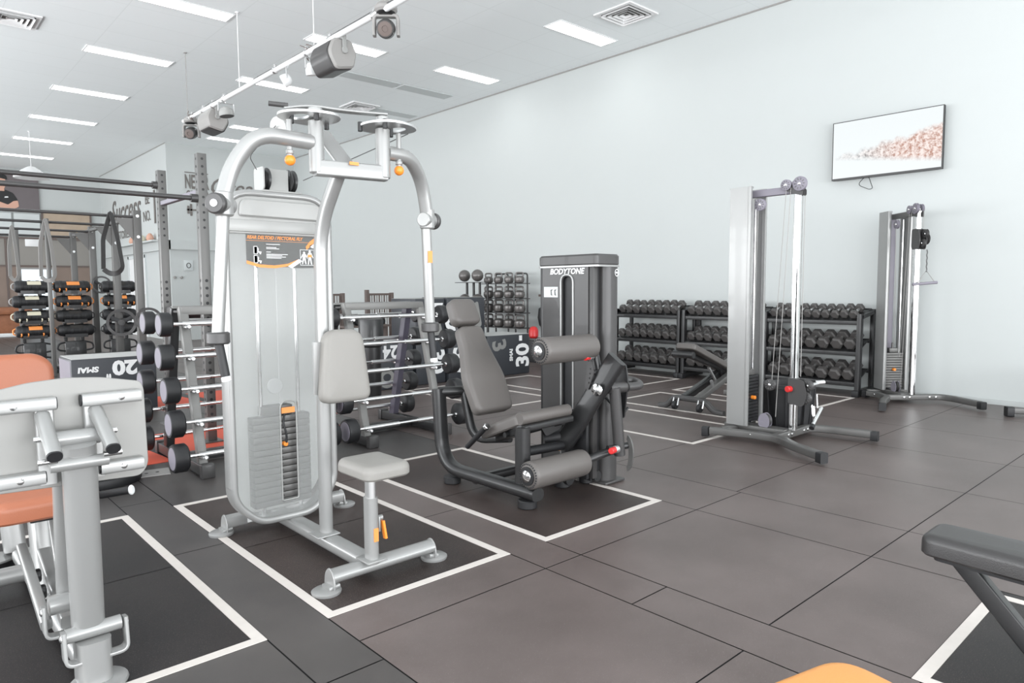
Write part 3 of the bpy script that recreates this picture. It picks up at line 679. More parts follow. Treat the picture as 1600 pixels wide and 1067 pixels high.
    b = MB(); b.sweep([(3.555, 2.985, .02), (3.555, 2.985, 1.44)], rrect(.15, .13, .055, 6), up=(0, 1, 0)); b.box((3.555, 2.985, .012), (.20, .18, .018), .006); b.build('column', 'graphite_paint', t)
    b = MB(); b.prism(rpoly([(X0-.003, Y0-.01), (X1+.005, Y0-.01), (X1+.005, Y1+.01), (X0-.003, Y1+.01)], [.03, .06, .04, .03], 6), Matrix.Translation((0, 0, 1.440)), .075, .012); b.build('top_cap', 'graphite_paint', t)
    b = MB(); b.prism(rpoly([(X0-.006, Y0-.013), (X1+.008, Y0-.013), (X1+.008, Y1+.013), (X0-.006, Y1+.013)], [.03, .06, .04, .03], 6), Matrix.Translation((0, 0, 1.433)), .012); b.build('top_trim', 'silver', t)
    text('brand_name', 'BODYTONE', face_negX(X0-.0145, 3.165, 1.345), .052, 'white_ink', t, bold=.0012, shear=.2, sx=1.12) if False else text('brand_name', 'BODYTONE', face_negX(X0-.0015, 3.175, 1.405), .052, 'white_ink', t, bold=.0014, shear=.2, sx=1.08)
    b = MB(); b.prism([(-3.385, 1.235), (-3.255, 1.235), (-3.255, 1.305), (-3.385, 1.305)], face_negX(X0-.0006, 0, 0), .0012); st = b.build('instruction_label', 'panel_grey', t)
    b = MB()
    for k in (0, 1): b.prism([(-3.32+.035*k, 1.250), (-3.305+.035*k, 1.245), (-3.312+.035*k, 1.275), (-3.30+.035*k, 1.29), (-3.322+.035*k, 1.285)], face_negX(X0-.002, 0, 0), .0006)
    b.build('label_figure', 'dark_ink', st)
    b = MB(); q = [(3.585+.020*math.cos(a), 1.395+.024*math.sin(a)) for a in [2*math.pi*i/24 for i in range(24)]]; b.plate(q, [inset(q, .004)], face_negY(0, 2.9185, 0), .001)
    b.prism([(3.575, 1.390), (3.592, 1.390), (3.594, 1.398), (3.583, 1.402), (3.578, 1.402)], face_negY(0, 2.9185, 0), .001); b.build('round_logo', 'white_ink', t)
    b = MB(); b.bb((X0-.0015, 3.28, .19), (X0, 3.345, .225)); b.bb((X0-.0015, 3.235, .19), (X0, 3.275, .225)); b.build('warning_label', 'orange_ink', t)
leg_extension()

# ------------------------------------------------------------------ cable towers (origin: foot of the chrome upright, facing -Y)
def cable_tower(loc, rz, label, car_z, third=False, knob='red_knob', pin=False, high=False):
    t = thing('cable_tower', label, 'cable machine', (0, 0, 0), 'silver cable towers')
    G = 'steel_grey'
    b = MB()
    b.sweep(fillet([(-.36, .56, .065) if not high else (-.30, .34, .065), (-.26, .22, .065), (-.26, -.02, .065), (-.42, -.20, .065), (-.58, -.48, .065)], .14, 6), rrect(.065, .062, .012, 3), up=(0, 0, 1))
    b.sweep(fillet([(-.26, .03, .066), (.34, .03, .066), (.40, -.10, .066), (.45, -.46, .066)], .12, 6), rrect(.065, .062, .012, 3), up=(0, 0, 1))
    b.bb((-.10, .03, .045), (.0, .58, .105), .006); b.bb((.03, .03, .035), (.10, .52, .09), .006); b.bb((-.26, .45, .04), (.22, .52, .09), .006)
    b.build('base_frame', G, t)
    for (x, y) in ((-.293, .30), (-.293, .22), (-.30, -.02), (-.335, -.12), (-.08, -.005), (-.02, -.005), (.20, -.005), (.27, -.005)):
        d = (-1, 0, 0) if y > .1 or x < -.28 else (0, -1, 0); b = MB(); b.lathe((x, y, .07), d, [(.014, 0), (.012, .006), (.004, .009)], 10); b.build('bolt', 'chrome', t)
    for p, d in (((-.58, -.48), (-.45, -1)), ((.45, -.46), (.14, -1)), ((-.365, .575) if not high else (-.305, .35), (-.3, 1))):
        D = V((*d, 0)).normalized(); b = MB(); b.bar([V((*p, .055))-D*.005, V((*p, .055))+D*.05], .068, .080, r=.01); b.build('end_cap', 'black_rubber', t)
    # weight guards: two channels, left and right of the stack
    for k, x in enumerate((-.13, .16)):
        s = -1 if k == 0 else 1
        b = MB(); o = rpoly([(x, .275), (x+s*-.0, .52), (x+.012*-s, .52), (x+.012*-s, .275)], 0)
        b.bb((x-.004, .375, .10), (x+.004, .54, 2.135)); b.sweep([(x-s*.018, .362, .10), (x-s*.018, .362, 2.135)], rpoly([(-.022, .014), (.022, .014), (.022, -.004), (.002, -.016), (-.022, -.016)], .004, 2), up=(0, 1, 0))
        b.bb((x-s*.04-.006, .53, .10), (x+.004 if s > 0 else x+.05, .545, 2.135)); b.bb((min(x-s*.045, x), .35, 2.125), (max(x-s*.045, x), .545, 2.14))
        b.build('weight_guard', 'silver', t)
    b = MB(); b.bb((-.03, .475, .10), (.03, .53, 2.10), .005); b.build('back_column', 'purple_grey', t)
    b = MB(); b.bar([(0, .53, 2.085), (0, -.01, 2.085)], .052, .06, r=.006); b.build('top_bar', 'purple_grey' if not high else G, t)
    # weight stack
    for x in (-.07, .08):
        b = MB(); b.cyl((x, .42, .1), (x, .42, 2.05), .009, 10); b.build('guide_rod', 'chrome', t)
    for k in range(14):
        b = MB(); b.box((.005, .42, .135+k*.029), (.22, .09, .0265), .003); b.build('weight_plate', 'steel_grey' if high else 'black_rubber', t)
    b = MB(); b.box((.005, .42, .555), (.10, .07, .05), .004); b.cyl((.005, .42, .57), (.005, .42, .64), .012, 12); b.build('top_plate', 'steel_grey', t)
    b = MB(); b.cyl((.0, .38, .335), (.0, .34, .335), .017, 14, .004); b.build('selector_pin', 'orange', t, label='orange selector pin')
    # chrome upright
    b = MB(); b.sweep([(0, 0, .10), (0, 0, 2.10)], rrect(.055, .055, .008, 3), up=(0, 1, 0)); b.build('chrome_upright', 'chrome', t)
    def wheel(c, ax, r, name='pulley', m_='purple_grey'):
        b = MB(); ax = V(ax).normalized(); b.lathe(c, ax, [(r*.9, -.014), (r, -.011), (r*.82, 0), (r, .011), (r*.9, .014), (r*.5, .012), (r*.45, .016)], 26); p = b.build(name, m_, t)
        b = MB(); b.lathe(V(c)+ax*.014, ax, [(.014, 0), (.012, .006), (.004, .009)], 12); b.lathe(V(c)-ax*.014, -ax, [(.014, 0), (.012, .006), (.004, .009)], 12); b.build('axle_bolt', 'chrome', p)
        b = MB()
        for q in range(10):
            a = 2*math.pi*q/10; x_, y_ = perp(ax); d = x_*math.cos(a)+y_*math.sin(a)
            for sgn in (-1, 1): b.sweep([V(c)+d*r*.50+ax*.0135*sgn, V(c)+d*r*.78+ax*.0135*sgn], circ(.0035, 5))
        b.build('spokes', 'dark_ink', p)
    wheel((-.045, -.03, 2.125), (1, 0, 0), .058); wheel((-.045, .085, 2.125), (1, 0, 0), .045); wheel((.045, .03, 2.125), (1, 0, 0), .055)
    wheel((-.06, .30, 1.985), (1, 0, 0), .05)
    b = MB(); b.prism(rpoly([(-.06, 2.06), (.05, 2.03), (.05, 2.09), (-.11, 2.15), (-.11, 2.10)], .02), basis((-.034, 0, 0), (0, -1, 0), (0, 0, 1)), .006); b.prism(rpoly([(-.06, 2.06), (.05, 2.03), (.05, 2.09), (-.11, 2.15), (-.11, 2.10)], .02), basis((.034, 0, 0), (0, -1, 0), (0, 0, 1)), .006); b.build('pulley_bracket', 'graphite_paint', t)
    wheel((-.05, .22, .16), (1, 0, 0), .055, m_='graphite_paint')
    b = MB(); b.prism(rpoly([(-.27, .10), (-.17, .10), (-.17, .19), (-.22, .235), (-.27, .19)], .04), basis((-.075, 0, 0), (0, -1, 0), (0, 0, 1)), .005); b.prism(rpoly([(-.27, .10), (-.17, .10), (-.17, .19), (-.22, .235), (-.27, .19)], .04), basis((-.028, 0, 0), (0, -1, 0), (0, 0, 1)), .005); b.build('lower_bracket', 'purple_grey', t)
    b = MB(); b.tube([(-.045, .085, 2.08), (-.05, .17, .5)], .003, 0, 6); b.tube([(-.045, .045, 2.10), (-.05, .13, .2)], .003, 0, 6); b.tube([(-.06, .32, 1.95), (0.0, .37, .64)], .003, 0, 6); b.tube([(0.04, -.035, 2.1), (0.04, -.035, car_z+.12)], .003, 0, 6)
    b.build('cable', 'mid_grey', t)
    if not high: wheel((-.055, .18, .47), (1, 0, 0), .05, m_='graphite_paint')
    # sliding carriage with two guide pulleys
    z = car_z
    b = MB(); b.bb((-.036, -.036, z-.11), (.036, .036, z+.11), .004)
    for x in (-.04, .034):
        b.prism(rpoly([(-.03, z-.10), (.10, z-.12), (.13, z-.02), (.10, z+.10), (-.03, z+.11)], .03), basis((x, 0, 0), (0, -1, 0), (0, 0, 1)), .006)
    b.build('carriage', 'graphite_paint', t)
    wheel((.0, -.10, z-.05), (1, 0, 0), .05, m_='graphite_paint'); wheel((.085, -.02, z), (1, 0, 0), .06, m_='graphite_paint'); wheel((.03, -.10, z+.05), (1, 0, 0), .05, m_='graphite_paint')
    if not high:
        b = MB(); b.cyl((-.038, .01, z+.02), (-.085, .02, z+.02), .026, 16, .006); b.build('red_knob', 'red_knob', t, label='red pull knob')
        b = MB(); b.tube([(.07, -.05, z+.03), (.30, -.10, z+.05)], .014, 0, 10); b.tube([(.24, -.07, z+.05), (.30, -.12, z+.055)], .02); b.build('cross_pin', 'satin_steel', t)
        b = MB(); b.tube([(.055, -.13, z-.11), (.05, -.14, z-.2), (.065, -.15, z-.2), (.07, -.14, z-.12)], .006, .01, 8); b.tube([(.16, -.12, z-.03), (.165, -.125, z-.15)], .009, 0, 8); b.build('carabiner', 'chrome', t)
        b = MB(); b.tube([(-.02, -.17, z-.27), (.19, -.15, z-.15)], .016, 0, 12); b.build('chrome_grip', 'chrome', t)
        b = MB(); b.cyl((-.04, -.175, z-.285), (-.01, -.17, z-.265), .021, 12); b.build('grip_end', 'black_rubber', t)
    else:
        b = MB()
        for k in range(8): b.sweep([V((.02+.006*(k % 2), -.15, z-.12-.03*k)), V((.02+.006*((k+1) % 2), -.15, z-.15-.03*k))], circ(.006, 6))
        b.build('chain', 'dark_ink', t)
        b = MB(); b.tube([(-.07, -.15, z-.48), (.02, -.15, z-.34), (.11, -.15, z-.46)], .004, 0, 6); b.build('handle_strap', 'mid_grey', t)
        b = MB(); b.tube([(-.11, -.13, z-.49), (.13, -.17, z-.47)], .016); b.build('stirrup_handle', 'purple_grey', t)
    t.location = loc; t.rotation_euler = (0, 0, R(rz))
    return t
cable_tower((5.60, 2.67, 0), 0, 'near silver cable tower with chrome upright and low pulley carriage', .43)
cable_tower((8.37, 2.66, 0), -42, 'farther silver cable tower by the wall below the television', 1.80, high=True)

b = MB(); b.lathe((6.03, 2.93, 0), (0, 0, 1), [(.19, 0), (.23, .40), (.245, .40), (.245, .43), (.225, .43), (.215, .40), (.18, .02)], 8)
for k in range(16):
    a = 2*math.pi*k/16; b.sweep([(6.03+.195*math.cos(a), 2.93+.195*math.sin(a), .01), (6.03+.225*math.cos(a), 2.93+.225*math.sin(a), .40)], rrect(.016, .016, .003, 1), up=(math.cos(a), math.sin(a), 0))
tag(b.build('storage_bin', 'black_rubber'), 'black ribbed plastic bin standing behind the near cable tower', 'bin')

# bench whose foot shows at the right edge, by the wall
def edge_bench():
    t = thing('flat_bench', 'gym bench of which only a grey steel foot shows at the right edge', 'bench', (8.3, 1.3, 0))
    b = MB(); b.bar([(8.22, 1.72, .06), (8.48, 1.36, .06)], .07, .06, r=.01); b.bar([(8.35, 1.54, .08), (8.20, .7, .08)], .06, .06); b.bar([(8.3, 1.35, .08), (8.28, 1.20, .38)], .06, .06); b.bar([(8.2, .75, .08), (8.22, .85, .38)], .06, .06); b.build('frame', 'steel_grey', t)
    b = MB(); b.bar([(8.20, 1.75, .05), (8.235, 1.70, .05)], .085, .095, r=.012); b.build('foot', 'black_rubber', t)
    b = MB(); b.pad(rpoly([(8.1, .45), (8.38, .45), (8.38, 1.40), (8.1, 1.40)], .05), Matrix.Translation((0, 0, .38)), .07, .025); b.build('pad', 'black_vinyl', t)
edge_bench()

# ------------------------------------------------------------------ television
def tv():
    t = thing('television', 'wide flat television on the white wall showing a snowy orange hillside', 'television', (8.88, 3.2, 2.95))
    y0, y1, z0, z1 = 2.585, 3.80, 2.595, 3.295
    b = MB(); b.bb((8.845, y0, z0), (8.885, y1, z1), .004); b.build('casing', 'black', t)
    b = MB(); b.plate([(-y1, z0), (-y0, z0), (-y0, z1), (-y1, z1)], [[(-y1+.008, z0+.022), (-y0-.010, z0+.022), (-y0-.010, z1-.008), (-y1+.008, z1-.008)]], face_negX(8.845, 0, 0), .008); b.build('bezel', 'graphite_paint', t)
    b = MB(); b.bb((8.842, y0+.010, z0+.022), (8.845, y1-.008, z1-.008)); scn = b.build('screen', 'tv_screen', t)
    b = MB(); b.bb((8.885, 3.0, 2.8), (8.94, 3.4, 3.1)); b.build('wall_mount', 'black', t)
    b = MB(); P = fillet([(8.86, 3.42, 2.60), (8.86, 3.50, 2.52), (8.86, 3.36, 2.45), (8.86, 3.32, 2.46), (8.86, 3.37, 2.60)], .06); b.sweep(P, circ(.004, 6)); b.build('power_cord', 'black', t)
mt = bpy.data.materials.new('tv_screen'); mt.use_nodes = True; nt = mt.node_tree; bs = nt.nodes['Principled BSDF']; MAT['tv_screen'] = mt
def N(kind, **kw):
    n = nt.nodes.new(kind)
    for k, v in kw.items(): setattr(n, k, v)
    return n
tc = N('ShaderNodeTexCoord'); sep = N('ShaderNodeSeparateXYZ'); nt.links.new(tc.outputs['Generated'], sep.inputs[0])
# generated: y across (0 = right in view), z up.  hill line rises towards the right, snow foreground bottom left
n1 = N('ShaderNodeTexNoise'); n1.inputs['Scale'].default_value = 16; n1.inputs['Detail'].default_value = 8; n1.inputs['Roughness'].default_value = .75
mpn = N('ShaderNodeMapping'); mpn.inputs['Scale'].default_value = (1, 1.7, 1); nt.links.new(tc.outputs['Generated'], mpn.inputs[0]); nt.links.new(mpn.outputs[0], n1.inputs['Vector'])
n2 = N('ShaderNodeTexNoise'); n2.inputs['Scale'].default_value = 5; nt.links.new(mpn.outputs[0], n2.inputs['Vector'])
def math_(op, a, b_=None, c=None):
    n = N('ShaderNodeMath', operation=op)
    for i, v in enumerate((a, b_, c)):
        if v is None: continue
        if isinstance(v, (int, float)): n.inputs[i].default_value = v
        else: nt.links.new(v, n.inputs[i])
    return n.outputs[0]
u = math_('SUBTRACT', 1.0, sep.outputs['Y']); v_ = sep.outputs['Z']
hill = math_('MULTIPLY_ADD', u, 0.34, 0.40); hill = math_('ADD', hill, math_('MULTIPLY', math_('SUBTRACT', n2.outputs['Fac'], .5), .25))
up_m = math_('MULTIPLY', math_('SUBTRACT', hill, v_), 9.0); N1 = N('ShaderNodeClamp'); nt.links.new(up_m, N1.inputs[0])
low = math_('MULTIPLY_ADD', u, -0.25, 0.33); lo_m = math_('MULTIPLY', math_('SUBTRACT', v_, low), 9.0); N2 = N('ShaderNodeClamp'); nt.links.new(lo_m, N2.inputs[0])
mask = math_('MULTIPLY', N1.outputs[0], N2.outputs[0])
spk = N('ShaderNodeValToRGB'); spk.color_ramp.elements[0].position = .38; spk.color_ramp.elements[0].color = (.16, .15, .15, 1); spk.color_ramp.elements[1].position = .56; spk.color_ramp.elements[1].color = (.90, .86, .84, 1)
nt.links.new(n1.outputs['Fac'], spk.inputs[0])
spo = N('ShaderNodeValToRGB'); spo.color_ramp.elements[0].position = .40; spo.color_ramp.elements[0].color = (.42, .17, .10, 1); spo.color_ramp.elements[1].position = .56; spo.color_ramp.elements[1].color = (.93, .80, .75, 1)
nt.links.new(n1.outputs['Fac'], spo.inputs[0])
mxo = N('ShaderNodeMix', data_type='RGBA'); ucl = math_('SMOOTH_MIN', math_('MULTIPLY', math_('SUBTRACT', u, .3), 3.0), 1.0, .1); ccl = N('ShaderNodeClamp'); nt.links.new(ucl, ccl.inputs[0])
nt.links.new(ccl.outputs[0], mxo.inputs[0]); nt.links.new(spk.outputs[0], mxo.inputs[6]); nt.links.new(spo.outputs[0], mxo.inputs[7])
mxf = N('ShaderNodeMix', data_type='RGBA'); nt.links.new(mask, mxf.inputs[0]); mxf.inputs[6].default_value = (.84, .89, .90, 1); nt.links.new(mxo.outputs[2], mxf.inputs[7])
bs.inputs['Base Color'].default_value = (.02, .02, .02, 1); bs.inputs['Roughness'].default_value = .25
nt.links.new(mxf.outputs[2], bs.inputs['Emission Color']); bs.inputs['Emission Strength'].default_value = .92
tv()

# ------------------------------------------------------------------ dumbbell racks and hex dumbbells
def hexdb(r, L, hl):
    """hex dumbbell lying along local X, resting on z=0"""
    ap = r*math.cos(R(30)); t = thing('hex_dumbbell', '', 'dumbbell', (0, 0, 0))
    for s in (-1, 1):
        b = MB(); o = [(r*math.cos(R(60*k)), r*math.sin(R(60*k))) for k in range(6)]
        o2 = [(x*.72, y*.72) for x, y in o]; M = basis((s*L/2, 0, ap), (0, s, 0), (0, 0, 1))
        vs = []; rings = [(o2, 0.0), (o, -.16*hl), (o, -hl*.86), ([(x*.8, y*.8) for x, y in o], -hl)]
        for pp, z in rings: vs += [M @ V((a, c, z)) for a, c in pp]
        fs = []
        for i in range(3):
            for j in range(6): fs.append((i*6+j, i*6+(j+1) % 6, (i+1)*6+(j+1) % 6, (i+1)*6+j))
        fs += [tuple(range(5, -1, -1)), tuple(18+j for j in range(6))]; b._add(vs, fs); b.build('head', 'hex_rubber', t, ang=20)
    b = MB(); b.lathe((-L/2+hl*.9, 0, ap), (1, 0, 0), [(.014, 0), (.017, (L-1.8*hl)*.3), (.019, (L-1.8*hl)*.5), (.017, (L-1.8*hl)*.7), (.014, L-1.8*hl)], 12); b.build('handle', 'satin_steel', t)
    return t
ORD = ['first', 'second', 'third', 'fourth', 'fifth', 'sixth', 'seventh', 'eighth', 'ninth', 'tenth', 'eleventh', 'twelfth']
DBP = {}
def db_rack(y0, y1, name, counts, sizes, where):
    t = thing('dumbbell_rack', f'black three tier rack of hex dumbbells, {where}', 'dumbbell rack', (8.6, (y0+y1)/2, 0), 'dumbbell racks along the wall')
    for y in (y0+.03, y1-.03):
        b = MB(); b.bar([(8.40, y, .05), (8.90, y, .05)], .06, .06, r=.004); b.bar([(8.44, y, .05), (8.46, y, .97)], .05, .075, up=(1, 0, 0), r=.004); b.bar([(8.84, y, .05), (8.84, y, 1.02)], .05, .05, up=(1, 0, 0)); b.bar([(8.46, y, .93), (8.84, y, .99)], .05, .05); b.build('side_frame', 'black_paint', t)
        b = MB(); b.bb((8.36, y-.04, 0), (8.45, y+.04, .075), .008); b.build('foot', 'black_rubber', t)
    out = []
    for k, (zf, xf) in enumerate(((.14, 8.43), (.50, 8.44), (.865, 8.45))):
        tl = .14; W = .33; zb = zf+tl
        b = MB(); b.bar([(xf, y0+.03, zf), (xf, y1-.03, zf)], .03, .05, r=.003); b.bar([(xf+W, y0+.03, zb), (xf+W, y1-.03, zb)], .03, .05, r=.003)
        M = basis((xf, y0+.04, zf+.010), (W, 0, tl), (0, 1, 0)); b.prism([(0, 0), (.345, 0), (.345, y1-y0-.08), (0, y1-y0-.08)], M, .008)
        b.build('shelf', 'black_paint', t)
        out.append((xf, zf, tl, W))
    for k, (xf, zf, tl, W) in enumerate(out):
        n = counts[k]; r, L, hl = sizes[k]; pitch = (y1-y0-.13)/n; tn = ('bottom', 'middle', 'top')[k]
        key = (r, L, hl)
        for i in range(n):
            if key not in DBP: DBP[key] = hexdb(r, L, hl); o = DBP[key]
            else: o = copy_tree(DBP[key])
            y = y1-.065-(i+.5)*pitch; a = math.atan2(tl, W)
            f = random.uniform(-.012, .012)
            o.location = (xf+W*.5+f-.019*math.sin(a), y, zf+tl*.5+.0185+(f*tl/W)+.004); o.rotation_euler = (0, -a, R(random.uniform(-2.5, 2.5)))
            o['label'] = f'black hex dumbbell, {ORD[i]} from left on the {tn} shelf of {name}'; o['group'] = f'hex dumbbells on {name}'
Md = (.067, .27, .080); Lg = (.0775, .30, .095); M2 = (.065, .26, .072)
db_rack(5.705, 6.92, 'the leftmost dumbbell rack', (7, 8, 8), ((.076, .29, .09), Md, M2), 'leftmost of three')
db_rack(4.475, 5.685, 'the middle dumbbell rack', (7, 8, 8), ((.076, .29, .09), Md, M2), 'middle of three, behind the incline bench')
db_rack(3.23, 4.455, 'the rightmost dumbbell rack', (7, 7, 10), (Lg, (.0765, .29, .09), (.055, .24, .062)), 'rightmost of three')

# ------------------------------------------------------------------ incline bench in front of the dumbbell racks
def incline_bench():
    t = thing('incline_bench', 'black adjustable incline bench with two small wheels before the dumbbell racks', 'bench', (6.6, 4.1, 0))
    b = MB(); b.sweep(fillet([(6.22, 3.68, .022), (6.22, 3.80, .03), (6.22, 3.90, .13), (6.22, 4.28, .13), (6.22, 4.36, .03), (6.22, 4.46, .022)], .09, 6), rrect(.055, .06, .02, 4), up=(0, 0, 1)); b.build('front_foot', 'graphite_paint', t)
    for y in (3.93, 4.23):
        b = MB(); b.cyl((6.17, y-.02, .055), (6.17, y+.02, .055), .045, 18, .006); w_ = b.build('wheel', 'black_rubber', t)
        b = MB(); b.tube([(6.20, y-.03, .13), (6.17, y-.03, .055)], .009, 0, 8); b.tube([(6.20, y+.03, .13), (6.17, y+.03, .055)], .009, 0, 8); b.build('wheel_fork', 'satin_steel', w_)
    b = MB(); b.bar([(6.24, 4.16, .13), (6.95, 4.12, .38)], .07, .075, r=.01); b.build('rear_strut', 'black_paint', t)
    b = MB(); b.bar([(6.24, 4.00, .13), (7.10, 3.98, .43)], .07, .06, r=.008); b.bar([(7.05, 4.0, .42), (7.45, 4.0, .10)], .06, .06); b.bar([(7.45, 3.72, .04), (7.45, 4.40, .04)], .06, .06); b.build('main_frame', 'steel_grey', t)
    b = MB(); b.bar([(6.20, 4.12, .60), (7.05, 4.06, .33)], .07, .06, r=.02); b.bar([(6.72, 4.08, .46), (6.92, 4.06, .25)], .04, .04); b.cyl((6.16, 4.0, .60), (6.16, 4.25, .60), .04, 16, .008); b.build('back_rail', 'black_paint', t)
    d = V((.93, 0, -.36)).normalized()
    b = MB(); b.pad(rpoly([(0, -.12), (.86, -.14), (.86, .14), (0, .12)], [.05, .04, .04, .05]), basis((6.13, 4.10, .665), d, (0, 1, 0)), .065, .025); b.build('back_pad', 'black_vinyl', t)
    b = MB(); b.pad(rpoly([(0, -.14), (.34, -.14), (.34, .14), (0, .14)], .05), basis((6.98, 4.08, .38), (.98, 0, .2), (0, 1, 0)), .065, .025); b.build('seat_pad', 'black_vinyl', t)
    b = MB(); b.bar([(6.52, 4.05, .44), (6.68, 4.04, .25)], .03, .02); b.cyl((6.50, 4.0, .30), (6.56, 4.02, .22), .02, 10); b.build('ladder', 'satin_steel', t, label='bright steel adjustment ladder')
incline_bench()

# ------------------------------------------------------------------ fixed barbell racks
mat('rack_grey', (.19, .187, .18), .42, metal=.3)
BB = {}
def barbell(r, hl, L, hw):
    """straight barbell along local X"""
    t = thing('fixed_barbell', '', 'barbell', (0, 0, 0))
    b = MB(); b.cyl((-L/2, 0, 0), (L/2, 0, 0), .0125, 14); b.build('bar', 'chrome', t)
    for s in (-1, 1):
        b = MB(); b.cyl((s*.10, 0, 0), (s*L*.42, 0, 0), .0175, 14); b.build('knurled_grip', 'satin_steel', t)
        b = MB(); b.lathe((s*L/2, 0, 0), (s, 0, 0), [(.03, -hl*.04), (r*.86, 0), (r, .012), (r, hl-.014), (r*.93, hl), (r*.90, hl)], 30); h = b.build('weight_head', 'black_rubber', t)
        b = MB(); b.lathe((s*(L/2+hl-.002), 0, 0), (s, 0, 0), [(r*.80, 0), (r*.78, .004)], 28); b.build('head_badge', 'purple_grey' if s < 0 else 'graphite_paint', h, label='purple grey round badge' if s < 0 else None)
        b = MB(); b.lathe((s*(L/2-.012), 0, 0), (s, 0, 0), [(.022, 0), (.022, .014)], 14); b.build('collar', 'chrome', t)
    return t
def bb_rack(x0, x1, side):
    t = thing('barbell_rack', f'grey A frame rack of fixed barbells standing {side}', 'barbell rack', ((x0+x1)/2, 5.4, 0), 'A frame barbell racks')
    for k, x in enumerate((x0, x1)):
        b = MB(); b.bar([(x, 4.93, .05), (x, 5.97, .05)], .07, .075, r=.004); b.build('foot_beam', 'black_paint', t)
        for y in (4.925, 5.975):
            b = MB(); b.bb((x-.045, y-.03, 0), (x+.045, y+.03, .10), .008); b.build('foot_cap', 'graphite_paint', t)
        b = MB(); b.bar([(x, 5.02, .08), (x, 5.32, 1.17)], .06, .055, up=(0, 1, 0), r=.004); b.build('front_upright', 'rack_grey', t)
        b = MB(); b.bar([(x, 5.78, .08), (x, 5.50, 1.17)], .06, .075, up=(0, 1, 0), r=.004); b.build('rear_upright', 'dark_purple' if k else 'black_paint', t)
    b = MB(); b.bb((x0-.02, 5.28, 1.12), (x1+.02, 5.36, 1.18), .005); b.bb((x0-.02, 5.48, 1.12), (x1+.02, 5.56, 1.18), .005); b.build('top_beam', 'rack_grey', t)
    b = MB(); b.bb((x0-.02, 5.36, 1.135), (x1+.02, 5.48, 1.15)); b.build('top_tray', 'graphite_paint', t)
    b = MB(); b.bar([(x0, 5.45, .05), (x1, 5.45, .05)], .07, .07, r=.004); b.build('bottom_beam', 'black_paint', t)
    for k in range(5):
        zf = .16+.225*k; yf = 5.02+.30*(zf-.08)/1.09-.075; yr = 5.78-.28*(zf-.08)/1.09+.075
        for q, (yy, s) in enumerate(((yf, -1), (yr, 1))):
            for x in (x0, x1):
                b = MB(); b.bb((x-.02, yy-.02, zf-.032), (x+.02, yy+.05 if s < 0 else yy+.02, zf-.016), .003) if s < 0 else b.bb((x-.02, yy-.05, zf-.032), (x+.02, yy+.02, zf-.016), .003)
                b.cyl((x, yy+s*.012, zf-.022), (x, yy+s*.034, zf-.020), .013, 12, .003)
                b.build('hook', 'satin_steel', t)
            r = (.098, .094, .092, .090, .085)[k]; key = k
            if key not in BB: BB[key] = barbell(r, .095 if k < 4 else .08, 1.03, 0); o = BB[key]
            else: o = copy_tree(BB[key])
            o.location = ((x0+x1)/2+random.uniform(-.012, .012), yy, zf); o.rotation_euler = (R(random.uniform(0, 360)), 0, 0)
            o['label'] = f'chrome fixed barbell with round black heads, {ORD[k]} up on the {("front","rear")[q]} of the {"left" if x0 < 2 else "right"} rack'
            o['group'] = 'fixed barbells on the A frame racks'
bb_rack(1.62, 2.42, 'behind the pec fly machine at left')
bb_rack(2.93, 3.68, 'behind the leg extension machine')

